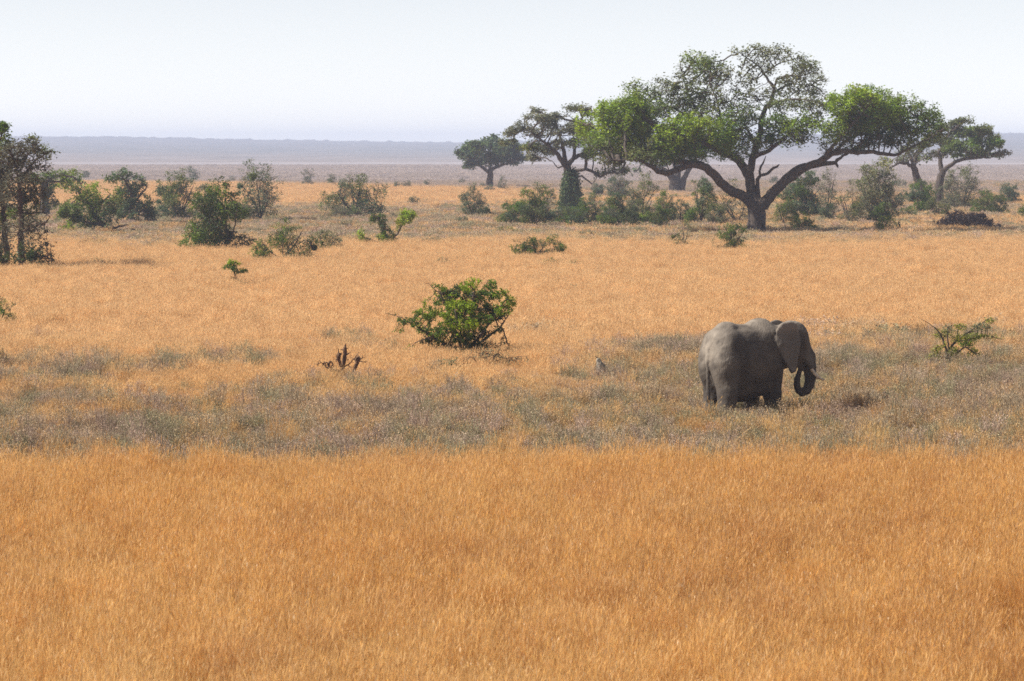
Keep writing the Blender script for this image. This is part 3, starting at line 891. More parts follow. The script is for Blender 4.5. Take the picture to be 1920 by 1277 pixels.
def bush(label, px, py, x0, x1, top, mix, seed, cat='bush', name='thorn_bush', dens=1.0, per=7, nstem=5, group=None, lsize=None,
         lean=0.0, step=None, bare=0.0, bark=None, openness=.0, names=('stems', 'foliage'), rmin=None, low=.12, taper=.75, flat=.35, spread=1.0):
    """a shrub rooted at photo place (px,py) whose crown spans x0..x1 and reaches up to row top"""
    rnd = RS(seed * 31 + 5)
    Y = gy(py); k = ppm(Y); mid = (x0 + x1) / 2; g = 1.2 if 290 < px < 720 and py > 400 and py < 495 else 1.06; x0 = mid + (x0 - mid) * g; x1 = mid + (x1 - mid) * g; top -= (py - top) * (g - 1.06) * .5; W = x1 - x0; H = py - top
    cx = (x0 + x1) / 2
    size = (W + H) / 2 / k
    step = step or max(.10, size * .052)
    pads = []
    npad = max(5, int(9 + 7 * dens))
    for i in range(npad):
        t = (i + .5) / npad                                # height share
        h = low + (1 - low) * t
        half = W * .5 * (taper + (1 - taper) * math.sin(math.pi * min(1, .25 + .75 * (1 - h)))) * (1 - .62 * max(0, h - .45) ** 1.2 / .55 ** 1.2 * .9)
        xx = cx + lean * (h - .5) * W + rnd.uniform(-1, 1) * half * .74
        r = half * rnd.uniform(.32, .6)
        pads.append((xx, py - h * H * .95, r, max(H * .10, min(r * .6, H * .2)), 1.0 - openness * rnd.uniform(0, 1), mix[rnd.randint(len(mix))], rnd.uniform(-.5, .5) * W / k * .6, rnd.uniform(.5, 1.25) * (1 - bare * rnd.uniform(.4, 1))))
    for j in range(3 if low > .05 else 0):                     # skirt of low growth
        pads.append((cx + (j - 1) * W * .3 + rnd.uniform(-.06, .06) * W, py - H * rnd.uniform(.08, .2), W * rnd.uniform(.16, .24), H * rnd.uniform(.08, .14), 1.0 - openness * .5, mix[rnd.randint(len(mix))], rnd.uniform(-.4, .3) * W / k * .6, rnd.uniform(.6, 1.2) * (1 - bare * .5)))
    limbs = []
    for s in range(nstem):
        tx = cx + rnd.uniform(-.36, .36) * W; ty = py - H * rnd.uniform(.45, .85); dz = rnd.uniform(-.3, .3) * W / k
        r0 = size * rnd.uniform(.012, .022)
        mx = (px + tx) / 2 + rnd.uniform(-.08, .08) * W; my = (py + ty) / 2 - H * .04
        limbs.append([(px + rnd.uniform(-.03, .03) * W, py, 0, r0), (mx, my, dz * .5, r0 * .75), (tx, ty, dz, r0 * .4)])
    for j in range(int(6 * dens) if low > .05 else 0):         # long shoots that stick out of the crown
        an = rnd.uniform(.05, .95) * math.pi; ex = rnd.uniform(1.0, 1.22)
        tx = cx + math.cos(an) * W * .5 * ex; ty = py - H * (.42 + .56 * math.sin(an) * ex); dz = rnd.uniform(-.3, .3) * W / k
        sx = cx + (tx - cx) * .35; sy = py - H * .4 + (ty - py + H * .4) * .3
        limbs.append([(sx, sy, dz * .4, size * .007), ((sx + tx) / 2 + rnd.uniform(-.04, .04) * W, (sy + ty) / 2 - H * .03, dz * .7, size * .005), (tx, ty, dz, size * .0025)])
        pads.append((tx - (tx - sx) * .12, ty, W * rnd.uniform(.05, .1), H * .05, .8, mix[rnd.randint(len(mix))], dz, rnd.uniform(.3, .9)))
    o = plant(name, label, cat, Y, (px, py), limbs, pads, group=group, seed=seed, step=step, natt=1.6 * dens, lsize=lsize or step * .62, per=per,
              bark=bark or M_BARK, rmin=rmin or max(.006, step * .035), names=names, flat=flat, depth=size * .3, spread=spread, back=4, gap=.47, gapw=2.4)
    return o

def build_plants():
    # ---------------- the big umbrella acacia
    limbs = [
        [(1418, 436, 0, .86), (1418, 412, 0, .74), (1420, 392, 0, .78), (1424, 382, 0, .62)],
        # left limb, low and horizontal
        [(1412, 386, 0, .46), (1395, 368, -.6, .42), (1372, 360, -1.2, .40), (1347, 342, -2, .38), (1333, 324, -2.4, .36), (1321, 313, -2.8, .34),
         (1291, 308, -3.4, .27), (1262, 319, -4, .24), (1244, 325, -4.3, .22), (1228, 320, -4.6, .19), (1211, 309, -5, .16), (1195, 300, -5, .13), (1170, 298, -5, .09), (1140, 300, -5, .05)],
        [(1321, 313, -2.8, .26), (1300, 303, -2, .22), (1268, 303, -1, .19), (1240, 292, 0, .16), (1210, 278, .5, .12), (1175, 262, 1, .09), (1140, 245, 1, .06), (1110, 232, 1, .04)],
        # centre-left limb
        [(1414, 384, 0, .46), (1409, 360, .4, .43), (1406, 332, .8, .40), (1397, 312, 1.2, .36), (1382, 297, 1.6, .32), (1362, 280, 2.2, .26), (1350, 258, 2.5, .21), (1330, 235, 3, .17), (1312, 208, 3, .13), (1296, 180, 3, .10), (1285, 150, 3, .06)],
        [(1382, 297, 1.6, .24), (1350, 285, -1, .2), (1320, 270, -3, .16), (1285, 262, -4, .11), (1255, 250, -4, .06)],
        [(1330, 235, 3, .13), (1295, 215, 4, .11), (1255, 195, 4.5, .08), (1215, 172, 5, .05)],
        [(1350, 258, 2.5, .15), (1352, 220, 1, .12), (1345, 190, 0, .09), (1330, 155, -.5, .05)],
        # centre limb that climbs to the top
        [(1407, 330, .6, .34), (1411, 300, .2, .30), (1417, 276, 0, .26), (1425, 250, -.3, .23), (1427, 224, -.3, .21), (1432, 208, -.3, .20), (1442, 195, -.2, .18), (1449, 182, 0, .16), (1451, 168, 0, .14), (1443, 152, .3, .11), (1433, 137, .5, .09), (1428, 127, .8, .07), (1408, 113, 1, .055), (1388, 98, 1, .035)],
        [(1451, 168, 0, .11), (1454, 150, -.8, .09), (1470, 143, -1.2, .07), (1490, 144, -1.5, .05), (1512, 140, -1.8, .035)],
        [(1449, 175, 0, .11), (1470, 163, 1, .09), (1488, 156, 1.6, .07), (1520, 158, 2, .04)],
        [(1434, 138, .5, .075), (1448, 125, 0, .06), (1470, 116, -.4, .05), (1500, 108, -.8, .03)],
        [(1436, 203, -.3, .14), (1455, 190, -1.5, .11), (1485, 187, -2.5, .08), (1520, 190, -3, .05)],
        [(1412, 296, 0, .2), (1440, 282, -1.5, .17), (1462, 262, -2.4, .13), (1484, 245, -3, .09), (1510, 228, -3.4, .05)],
        [(1417, 276, 0, .14), (1402, 248, -1.6, .11), (1388, 225, -2, .08), (1375, 195, -2, .05)],
        # right limb
        [(1430, 388, 0, .5), (1446, 364, -.4, .44), (1466, 344, -.8, .40), (1488, 326, -1, .36), (1508, 313, -1.4, .33), (1532, 303, -1.8, .30), (1556, 287, -2, .25), (1575, 282, -2.2, .22), (1602, 286, -2.4, .2), (1630, 284, -2.8, .17), (1648, 289, -3, .15), (1668, 291, -3.2, .13), (1692, 281, -3.4, .1), (1720, 265, -3.6, .07), (1745, 252, -3.8, .04)],
        [(1436, 378, .4, .4), (1458, 353, .7, .34), (1480, 331, 1, .31), (1497, 316, 1.2, .28), (1520, 311, 1.3, .26), (1544, 308, 1.2, .22), (1568, 305, 1.1, .17), (1578, 296, 1, .12), (1596, 284, 1, .10), (1630, 262, 1.3, .08), (1665, 240, 1.5, .06), (1700, 222, 1.5, .04)],
        [(1568, 305, 1.1, .13), (1573, 311, 1.1, .10), (1574, 315, 1.1, .07)],
        [(1532, 303, -1.8, .17), (1552, 278, -3, .15), (1572, 250, -4, .12), (1595, 225, -4.6, .09), (1615, 200, -5, .06)],
        [(1556, 287, -2, .16), (1590, 262, 0, .13), (1630, 240, 2, .10), (1670, 222, 3, .07), (1710, 210, 3.5, .05)],
        # broken grey stem in the fork
        [(1424, 374, .2, .20), (1420, 352, .3, .17), (1421, 337, .3, .16), (1427, 329, .2, .13), (1440, 325, 0, .12), (1450, 315, 0, .11), (1461, 308, 0, .08)],
        [(1421, 330, .2, .10), (1428, 312, 0, .09), (1433, 300, 0, .06), (1436, 292, 0, .04)],
        [(1447, 367, -.3, .10), (1452, 366, -.5, .08), (1456, 364, -.6, .04)],
    ]
    pads = [
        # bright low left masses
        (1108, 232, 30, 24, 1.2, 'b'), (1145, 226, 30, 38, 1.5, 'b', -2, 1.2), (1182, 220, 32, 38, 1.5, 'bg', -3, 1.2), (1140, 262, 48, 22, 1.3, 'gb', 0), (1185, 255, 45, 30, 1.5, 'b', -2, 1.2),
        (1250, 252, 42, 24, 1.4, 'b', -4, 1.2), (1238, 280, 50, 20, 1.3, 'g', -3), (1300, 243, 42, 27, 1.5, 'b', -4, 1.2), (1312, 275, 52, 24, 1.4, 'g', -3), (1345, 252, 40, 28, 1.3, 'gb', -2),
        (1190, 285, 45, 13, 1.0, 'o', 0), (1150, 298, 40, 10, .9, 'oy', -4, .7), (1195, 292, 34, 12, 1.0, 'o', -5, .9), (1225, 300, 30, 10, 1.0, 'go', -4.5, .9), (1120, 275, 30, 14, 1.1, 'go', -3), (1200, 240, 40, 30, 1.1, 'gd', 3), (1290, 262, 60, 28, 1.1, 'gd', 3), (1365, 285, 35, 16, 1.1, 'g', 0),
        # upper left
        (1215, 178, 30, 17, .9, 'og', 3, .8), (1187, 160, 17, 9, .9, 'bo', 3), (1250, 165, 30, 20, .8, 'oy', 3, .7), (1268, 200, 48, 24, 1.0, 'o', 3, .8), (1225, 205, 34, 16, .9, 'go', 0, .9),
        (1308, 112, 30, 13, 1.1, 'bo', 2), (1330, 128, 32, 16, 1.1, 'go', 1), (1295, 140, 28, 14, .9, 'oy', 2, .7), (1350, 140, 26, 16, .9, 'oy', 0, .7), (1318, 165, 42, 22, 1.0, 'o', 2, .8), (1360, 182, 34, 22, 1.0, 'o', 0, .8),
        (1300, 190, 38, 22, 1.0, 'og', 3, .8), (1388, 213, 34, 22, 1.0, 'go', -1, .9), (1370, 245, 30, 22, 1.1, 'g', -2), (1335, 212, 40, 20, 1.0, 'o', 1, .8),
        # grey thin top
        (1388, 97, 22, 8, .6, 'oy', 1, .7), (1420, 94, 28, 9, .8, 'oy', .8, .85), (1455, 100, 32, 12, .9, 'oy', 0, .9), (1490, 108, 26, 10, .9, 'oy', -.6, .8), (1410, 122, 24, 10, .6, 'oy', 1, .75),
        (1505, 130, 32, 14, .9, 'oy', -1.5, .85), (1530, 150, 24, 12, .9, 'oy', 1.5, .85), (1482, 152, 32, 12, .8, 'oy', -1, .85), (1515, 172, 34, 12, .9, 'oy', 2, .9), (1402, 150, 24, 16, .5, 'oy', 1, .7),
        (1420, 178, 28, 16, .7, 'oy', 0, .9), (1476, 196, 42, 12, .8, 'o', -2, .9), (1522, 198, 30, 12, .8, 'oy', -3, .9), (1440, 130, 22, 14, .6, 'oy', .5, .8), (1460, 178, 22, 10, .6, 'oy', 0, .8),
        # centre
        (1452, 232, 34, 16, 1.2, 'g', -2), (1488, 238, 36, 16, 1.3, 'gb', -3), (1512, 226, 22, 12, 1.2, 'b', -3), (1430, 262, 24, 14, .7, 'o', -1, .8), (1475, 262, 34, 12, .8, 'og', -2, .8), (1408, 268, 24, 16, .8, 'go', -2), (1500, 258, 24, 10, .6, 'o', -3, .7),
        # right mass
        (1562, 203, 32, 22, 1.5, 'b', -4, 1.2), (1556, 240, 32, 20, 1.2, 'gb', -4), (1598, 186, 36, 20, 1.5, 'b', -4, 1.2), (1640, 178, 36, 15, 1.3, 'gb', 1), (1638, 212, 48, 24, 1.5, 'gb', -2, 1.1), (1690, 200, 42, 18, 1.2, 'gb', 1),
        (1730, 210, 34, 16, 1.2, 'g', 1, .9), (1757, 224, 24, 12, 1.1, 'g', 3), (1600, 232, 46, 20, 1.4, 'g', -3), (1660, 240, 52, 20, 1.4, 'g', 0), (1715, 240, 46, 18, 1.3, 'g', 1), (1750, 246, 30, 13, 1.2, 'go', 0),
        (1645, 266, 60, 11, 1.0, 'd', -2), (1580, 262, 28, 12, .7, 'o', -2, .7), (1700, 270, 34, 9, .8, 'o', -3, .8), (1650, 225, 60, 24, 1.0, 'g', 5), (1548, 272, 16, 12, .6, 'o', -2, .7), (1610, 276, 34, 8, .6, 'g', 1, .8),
    ]
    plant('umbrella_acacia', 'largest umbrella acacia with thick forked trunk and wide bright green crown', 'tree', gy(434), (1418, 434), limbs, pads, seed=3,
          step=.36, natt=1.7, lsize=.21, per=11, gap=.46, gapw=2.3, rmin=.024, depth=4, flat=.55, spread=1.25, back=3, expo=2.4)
    # ---------------- grey acacia behind it with the ivy on its trunk
    Y = 340
    limbs = [
        [(1068, 408, 0, 0.663), (1068, 370, 0, 0.562), (1066, 330, 0, 0.484), (1063, 312, 0, 0.429)],
        [(1063, 314, 0, 0.312), (1050, 297, -.5, 0.265), (1042, 285, -.8, 0.218), (1025, 270, -1, 0.156), (1005, 255, -1, 0.101), (985, 240, -1, 0.0546)],
        [(1066, 310, 0, 0.296), (1075, 296, .4, 0.234), (1095, 288, .8, 0.203), (1125, 290, 1.2, 0.156), (1150, 297, 1.4, 0.109)],
        [(1060, 308, 0, 0.265), (1058, 285, .5, 0.218), (1052, 262, 1, 0.172), (1045, 240, 1, 0.125), (1035, 220, 1, 0.0702)],
        [(1075, 296, .4, 0.187), (1080, 270, 0, 0.156), (1085, 245, -.5, 0.117), (1092, 220, -1, 0.0702)],
        # bare low branches to the right
        [(1074, 322, 0, 0.218), (1085, 319, -.4, 0.187), (1098, 317, -.8, 0.172), (1110, 322, -1, 0.156), (1124, 331, -1.2, 0.14), (1131, 328, -1.3, 0.125), (1140, 324, -1.4, 0.101), (1165, 324, -1.6, 0.0702)],
        [(1076, 332, .2, 0.109), (1092, 330, .4, 0.0936), (1104, 340, .5, 0.0858), (1111, 345, .5, 0.0624), (1114, 341, .5, 0.039)],
        [(1046, 315, 0, 0.0936), (1040, 308, 0, 0.0702), (1036, 302, 0, 0.039)],
    ]
    pads = [(985, 225, 26, 14, .9, 'y'), (1010, 208, 24, 9, 1.0, 'y'), (1030, 222, 36, 18, 1.0, 'y'), (1075, 205, 26, 10, 1.0, 'yo'), (1105, 208, 18, 10, .9, 'y'), (970, 245, 26, 16, 1.0, 'y'), (955, 262, 16, 12, .9, 'oy'),
            (1000, 250, 34, 20, 1.0, 'y'), (1040, 245, 34, 18, 1.0, 'y'), (1085, 240, 34, 22, .9, 'y'), (1012, 278, 34, 16, 1.0, 'o'), (985, 275, 26, 14, 1.1, 'ow'), (1045, 272, 30, 15, .9, 'y'), (1000, 295, 26, 9, .9, 'y'), (1085, 268, 30, 14, .9, 'oy'),
            (1120, 262, 24, 18, .9, 'o'), (1110, 285, 24, 10, .9, 'o'), (1145, 318, 34, 10, .7, 'o'), (1150, 290, 34, 14, .9, 'oy')]
    t = plant('grey_acacia', 'greyish thin-leaved acacia left of the big one with bare crooked low branches', 'tree', Y, (1068, gyp(Y)), limbs, pads, seed=5, split=3, gap=.37, step=.36, natt=2.6, lsize=.24, per=13,
              rmin=.03, depth=3, flat=.5, spread=1.2, expo=2.4)
    # climber round its trunk
    rnd = RS(55); k = ppm(Y); b = np.array(t.location)
    n = 5200
    hh = rnd.uniform(0, 1, n); yy = 404 - hh * 84
    wid = np.interp(hh, [0, .35, .7, 1], [27, 20, 15, 9]) * rnd.uniform(.2, 1, n) ** .5
    th = rnd.uniform(0, 2 * math.pi, n)
    lump = .75 + .5 * fbm(th * 1.5, hh * 9, 77)
    C = np.stack([(1070 - 1068 + wid * lump * np.cos(th)) / k, wid * lump * np.sin(th) / k, (404 - yy) / k], 1)
    tint = np.repeat(BLUE[None] * .8, n, 0) * rnd.uniform(.7, 1.4, (n, 1)) + rnd.uniform(0, .3, (n, 1)) * GREEN
    LV, LF, LT, LS = leaves(C, .3, rnd, tint, .18, .3, .55)
    add('climber', raw_mesh('climber', LV, LF, [M_LEAF], pattr={'tint': LT, 'shade': LS}), t)
    # ---------------- small round tree far left of them
    Y = 560
    limbs = [[(917, 356, 0, .75), (918, 338, 0, .62), (919, 322, 0, .5)], [(919, 325, 0, .36), (910, 318, 0, .3), (895, 305, 0, .2), (880, 298, 0, .12)], [(919, 322, 0, .38), (930, 313, 0, .3), (945, 308, 0, .22), (965, 303, 0, .14)],
             [(919, 324, 0, .36), (918, 305, 1, .3), (915, 285, 1, .2)]]
    pads = [(870, 288, 16, 12, 1.3, 'u'), (890, 275, 24, 14, 1.5, 'ug'), (915, 268, 28, 11, 1.5, 'u'), (940, 272, 26, 14, 1.5, 'u'), (962, 285, 26, 14, 1.4, 'u'), (980, 298, 16, 8, 1.3, 'u'), (900, 298, 30, 14, 1.4, 'u'), (935, 295, 32, 14, 1.4, 'ud'), (880, 308, 18, 8, 1.2, 'u'), (960, 303, 22, 6, 1.2, 'u')]
    plant('round_tree', 'small bluish green dome-crowned tree alone on the hazy plain', 'tree', Y, (917, gyp(Y)), limbs, pads, seed=6, split=5, step=.5, natt=3.2, lsize=.5, per=9, rmin=.05, depth=3, flat=.3, expo=2.4)
    # ---------------- hazy thick trunk seen under the big crown
    Y = 500
    limbs = [[(1270, 372, 0, .9), (1268, 352, 0, .8), (1262, 336, 0, .6), (1250, 322, 0, .45), (1235, 314, 0, .3), (1215, 308, 0, .16)], [(1262, 372, 0, .8), (1262, 350, 0, .7), (1266, 330, .5, .6), (1272, 300, .8, .4)],
             [(1278, 370, 0, .8), (1277, 350, 0, .65), (1283, 335, 0, .45), (1292, 318, 0, .36), (1305, 300, 0, .25)], [(1270, 345, 0, .5), (1272, 322, .5, .42), (1275, 300, .5, .3)]]
    pads = [(1225, 305, 32, 9, 1.0, 'u'), (1265, 292, 40, 16, 1.1, 'u'), (1310, 288, 34, 14, 1.0, 'u'), (1240, 280, 40, 14, 1.0, 'u'), (1290, 270, 40, 14, 1.0, 'u'), (1200, 320, 16, 5, .7, 'u'), (1250, 262, 40, 12, 1.0, 'u')]
    plant('hazy_tree', 'pale hazy tree with several thick trunks framed under the big crown', 'tree', Y, (1270, gyp(Y)), limbs, pads, seed=7, split=4, step=.55, natt=1.7, lsize=.42, per=7, rmin=.05, depth=3, flat=.4, expo=2.4)
    # ---------------- two-stemmed trees at the right edge
    Y = 390
    limbs = [[(1762, 372, 0, .58), (1760, 350, 0, .52), (1765, 330, 0, .48), (1768, 322, 0, .42)], [(1767, 324, 0, .32), (1775, 314, -.4, .28), (1788, 304, -.8, .24), (1805, 298, -1, .2), (1830, 296, -1, .14), (1855, 296, -1, .08)],
             [(1766, 324, 0, .34), (1763, 305, .4, .28), (1762, 285, .6, .22), (1775, 262, .8, .14), (1785, 245, 1, .08)], [(1763, 295, .6, .2), (1785, 278, 1, .16), (1815, 265, 1, .1)]]
    pads = [(1785, 240, 22, 14, 1.0, 'yo'), (1810, 228, 26, 9, 1.1, 'o'), (1815, 250, 32, 16, 1.3, 'og'), (1850, 245, 26, 12, 1.2, 'o'), (1870, 262, 22, 14, 1.2, 'o'), (1840, 272, 36, 14, 1.4, 'g'), (1800, 275, 30, 14, 1.2, 'go'), (1875, 288, 18, 9, 1.2, 'y'),
            (1835, 290, 40, 7, 1.2, 'g'), (1775, 262, 24, 14, 1.1, 'y'), (1770, 288, 18, 10, .8, 'y')]
    plant('right_tree', 'domed tree at the right edge on an upright forked trunk', 'tree', Y, (1762, gyp(Y)), limbs, pads, seed=8, split=5, step=.38, natt=2.8, lsize=.3, per=11, rmin=.03, depth=3, flat=.35, expo=2.4)
    Y = 385
    limbs = [[(1738, 368, 0, .55), (1726, 352, 0, .5), (1718, 332, 0, .45), (1712, 312, 0, .38)], [(1713, 314, 0, .28), (1700, 306, -.5, .2), (1685, 305, -.8, .15), (1668, 314, -1, .1), (1655, 318, -1, .05)], [(1712, 312, 0, .3), (1718, 292, .5, .22), (1730, 275, 1, .14)],
             [(1712, 310, 0, .26), (1706, 290, .5, .2), (1695, 275, .6, .12)]]
    pads = [(1700, 285, 26, 12, 1.1, 'oy'), (1728, 275, 24, 14, 1.1, 'o'), (1720, 298, 30, 8, 1.0, 'o'), (1690, 300, 22, 7, .9, 'yo'), (1665, 308, 14, 8, .7, 'wo'), (1742, 292, 16, 8, .9, 'y'), (1655, 300, 10, 10, .7, 'w'), (1745, 262, 22, 14, 1.0, 'o')]
    plant('leaning_tree', 'thin tree with a trunk leaning left beside the right-edge domed tree', 'tree', Y, (1738, gyp(Y)), limbs, pads, seed=9, split=4, step=.4, natt=2.2, lsize=.3, per=8, rmin=.03, depth=2.5, flat=.35, expo=2.4)
    # ---------------- left edge trees
    Y = gy(500)
    limbs = [[(12, 502, 0, .20), (13, 470, 0, .17), (8, 430, 0, .16), (6, 390, 0, .14), (2, 350, 0, .12), (-2, 310, 0, .10), (-4, 270, 0, .07)], [(6, 390, 0, .09), (-15, 350, 0, .07), (-30, 310, 0, .04)], [(2, 350, 0, .08), (12, 318, 0, .06), (22, 290, 0, .04)], [(13, 470, 0, .06), (2, 462, -.3, .05), (-8, 458, -.5, .03)],
             [(-4, 270, 0, .05), (4, 250, 0, .04), (12, 240, 0, .025)]]
    pads = [(-5, 250, 22, 16, 1.1, 'g'), (8, 242, 14, 7, .9, 'g'), (-20, 290, 30, 24, 1.1, 'o'), (12, 300, 22, 16, .8, 'yk', None, .6), (-15, 340, 30, 20, 1.0, 'yk'), (10, 345, 16, 18, .7, 'yk', None, .6), (5, 400, 16, 16, .6, 'g', None, .7), (-12, 420, 20, 20, .8, 'g'), (-5, 470, 16, 14, .9, 'd'), (8, 490, 14, 8, .9, 'd'), (-30, 380, 24, 30, 1, 'o'), (5, 270, 20, 14, 1.0, 'o'), (0, 320, 26, 16, 1.0, 'yk'), (8, 370, 20, 20, 1.0, 'yk', None, .5), (0, 440, 22, 20, 1.0, 'yk', None, .7), (15, 460, 14, 16, .9, 'yk', None, .4), (-8, 490, 22, 10, 1.1, 'd')]
    plant('edge_acacia', 'tall dark acacia cut by the left edge of the photo, thin bare trunk', 'tree', Y, (12, gyp(Y)), limbs, pads, seed=10, step=.22, natt=1.7, lsize=.15, per=8, rmin=.014, bark=M_BARKRED, depth=1.5, flat=.4)
    Y = gy(503)
    limbs = [[(42, 505, 0, .22), (40, 478, 0, .20), (39, 450, 0, .18), (40, 420, 0, .16), (38, 385, 0, .14), (36, 350, 0, .12), (34, 325, 0, .10), (24, 300, 0, .07)], [(36, 345, 0, .09), (52, 318, 0, .07), (72, 296, 0, .05), (92, 285, 0, .03)], [(34, 325, 0, .07), (50, 290, .5, .05), (62, 268, .6, .03)],
             [(40, 436, 0, .08), (55, 428, -.4, .06), (75, 422, -.6, .05), (94, 416, -.7, .03)], [(42, 470, 0, .06), (60, 480, -.4, .05), (80, 482, -.6, .04), (100, 486, -.8, .02)], [(40, 400, 0, .06), (58, 400, .3, .05), (80, 398, .4, .04), (92, 407, .4, .025)], [(38, 385, 0, .06), (25, 365, .3, .05), (10, 340, .5, .03)]]
    pads = [(25, 285, 26, 16, 1.1, 'yk', None, .6), (55, 275, 26, 14, 1.1, 'yk', None, .7), (80, 285, 20, 10, 1.0, 'o'), (35, 310, 30, 18, 1.1, 'yk', None, .55), (70, 308, 22, 16, 1.0, 'yk', None, .6), (62, 262, 18, 8, .9, 'o'), (90, 296, 10, 5, .9, 'g'), (20, 335, 24, 16, .9, 'yk', None, .6), (60, 335, 24, 16, .9, 'yk', None, .6),
            (45, 365, 24, 16, .8, 'o', None, .7), (60, 395, 22, 14, .7, 'o', None, .7), (30, 400, 20, 18, .6, 'g', None, .7), (70, 430, 22, 14, .6, 'yk', None, .4), (55, 450, 16, 16, .6, 'yk', None, .4), (60, 475, 24, 14, 1.1, 'd'), (85, 480, 16, 14, .8, 'yk', None, .25), (45, 485, 20, 10, 1.0, 'd'), (95, 470, 8, 20, .6, 'yk', None, .15), (25, 300, 30, 20, 1.1, 'yk', None, .7), (60, 290, 30, 18, 1.1, 'yk', None, .7), (40, 335, 34, 18, 1.1, 'yk', None, .6), (75, 330, 22, 18, 1.0, 'yk', None, .5), (20, 370, 26, 20, 1.0, 'yk', None, .6), (62, 365, 26, 18, 1.0, 'yk', None, .5), (25, 430, 22, 24, .9, 'yk', None, .6), (70, 455, 26, 18, 1.0, 'yk', None, .3), (30, 475, 22, 16, 1.0, 'd', None, .8), (75, 485, 28, 10, 1.2, 'd', None, .5), (60, 420, 24, 18, .9, 'yk', None, .5)]
    plant('edge_acacia', 'tangled acacia second from the left edge with reddish trunk and dry low branches', 'tree', Y, (42, gyp(Y)), limbs, pads, seed=11, step=.22, natt=1.4, lsize=.14, per=8, rmin=.014, bark=M_BARKRED, depth=1.3, flat=.4)
    Y = gy(404)
    limbs = [[(84, 406, 0, .55), (84, 390, 0, .45), (83, 365, 0, .4), (84, 345, 0, .35), (88, 332, 0, .28)], [(84, 380, 0, .2), (76, 368, 0, .16), (66, 355, 0, .1)], [(86, 340, 0, .2), (100, 333, -.5, .16), (120, 328, -.8, .12), (140, 332, -1, .09), (155, 345, -1, .05)], [(95, 342, 0, .12), (110, 340, .5, .1), (125, 332, .5, .06)]]
    pads = [(90, 350, 14, 18, 1.0, 'ug'), (105, 328, 20, 7, .9, 'go'), (130, 324, 20, 6, .9, 'ob'), (85, 370, 8, 18, .9, 'ud'), (120, 345, 18, 12, .8, 'b'), (150, 338, 14, 8, .8, 'g'), (75, 335, 20, 12, 1, 'g'), (95, 380, 14, 12, .7, 'o')]
    plant('arching_tree', 'dark-trunked tree with branches arching right behind the tangled edge acacia', 'tree', Y, (84, gyp(Y)), limbs, pads, seed=12, step=.34, natt=1.2, lsize=.24, per=7, rmin=.02, depth=1.5)
    Y = gy(434)
    limbs = [[(205, 436, 0, .3), (190, 420, 0, .26), (175, 400, 0, .22), (160, 378, 0, .17), (148, 360, 0, .11), (140, 350, 0, .06)], [(190, 420, 0, .12), (170, 417, 0, .1), (150, 414, 0, .06)], [(205, 430, 0, .1), (225, 424, -.3, .08), (245, 422, -.4, .05)], [(172, 396, 0, .1), (190, 378, .5, .08), (205, 365, .6, .05)]]
    pads = [(130, 400, 22, 22, 1.1, 'go'), (125, 424, 14, 10, 1.0, 'b'), (160, 385, 26, 18, 1.2, 'g'), (165, 368, 24, 12, 1.0, 'bo'), (190, 390, 24, 20, 1.2, 'og'), (165, 415, 30, 14, 1.1, 'gu'), (205, 405, 18, 16, 1.1, 'ud'), (145, 352, 14, 8, .8, 'o'), (175, 352, 14, 8, .7, 'b'), (215, 380, 16, 14, .9, 'o')]
    plant('leaning_acacia', 'broad low acacia leaning left over the grass, crooked pale limb showing', 'tree', Y, (205, gyp(Y)), limbs, pads, seed=13, step=.3, natt=1.2, lsize=.2, per=8, rmin=.016, depth=1.5)
    Y = gy(418)
    limbs = [[(247, 420, 0, .26), (246, 395, 0, .22), (247, 370, 0, .17), (240, 350, 0, .1), (232, 335, 0, .06)], [(246, 385, 0, .12), (262, 368, 0, .1), (275, 350, 0, .06)], [(247, 400, 0, .1), (268, 395, 0, .08), (280, 388, 0, .05)]]
    pads = [(228, 328, 20, 10, 1.2, 'u'), (215, 335, 14, 7, 1.0, 'ug'), (245, 340, 24, 12, 1.2, 'u'), (262, 345, 12, 8, 1.0, 'u'), (240, 360, 26, 12, 1.2, 'u'), (225, 365, 16, 10, 1.0, 'g'), (250, 385, 26, 14, 1.2, 'u'), (270, 390, 20, 20, 1.3, 'd'), (240, 405, 24, 12, 1.1, 'ud'), (280, 405, 12, 10, 1.2, 'd'), (228, 390, 16, 18, 1, 'ug')]
    plant('shrub_tree', 'tiered dark bluish shrub tree standing right of the leaning acacia', 'tree', Y, (247, gyp(Y)), limbs, pads, seed=14, step=.3, natt=1.25, lsize=.2, per=9, rmin=.018, depth=1.3, flat=.5)
    # ---------------- left group of bushes
    B = bush
    B('two-tiered grey green bush with a narrow rounded top, right of the tiered shrub tree', 335, 410, 298, 372, 328, 'uo', 20, dens=1.1, per=8, taper=.6)
    B('bluish grey bush peeping up behind the dense dark left bush', 388, 412, 366, 412, 350, 'uy', 21, dens=.9, per=7)
    B('dense dark green bush with bright foot, largest of the left group', 428, 470, 362, 474, 356, 'dgg', 22, dens=1.1, per=9, nstem=6, taper=.7)
    B('tall grey green thorn bush with a bare hooked top twig', 488, 414, 442, 522, 316, 'oyu', 23, dens=1.15, per=6, bare=.4, taper=.8, lean=.08)
    B('low spreading dark thorn bush at the right foot of the left group', 530, 490, 484, 574, 424, 'dog', 24, dens=.95, per=6, bare=.3, taper=.9, openness=.3)
    B('pale small round bush left of the bright green split bush', 608, 472, 578, 642, 432, 'op', 25, dens=.75, per=5, bare=.3, openness=.3)
    B('grey pyramidal thorn bush alone in front of the golden strip', 668, 407, 616, 712, 334, 'yuo', 26, dens=1.1, per=6, bare=.4, taper=.9)
    B('small bare brush at the foot of the grey pyramidal bush', 650, 408, 612, 690, 388, 'y', 27, dens=.6, per=2, bare=.6)
    # split bright bush
    Y = gy(462)
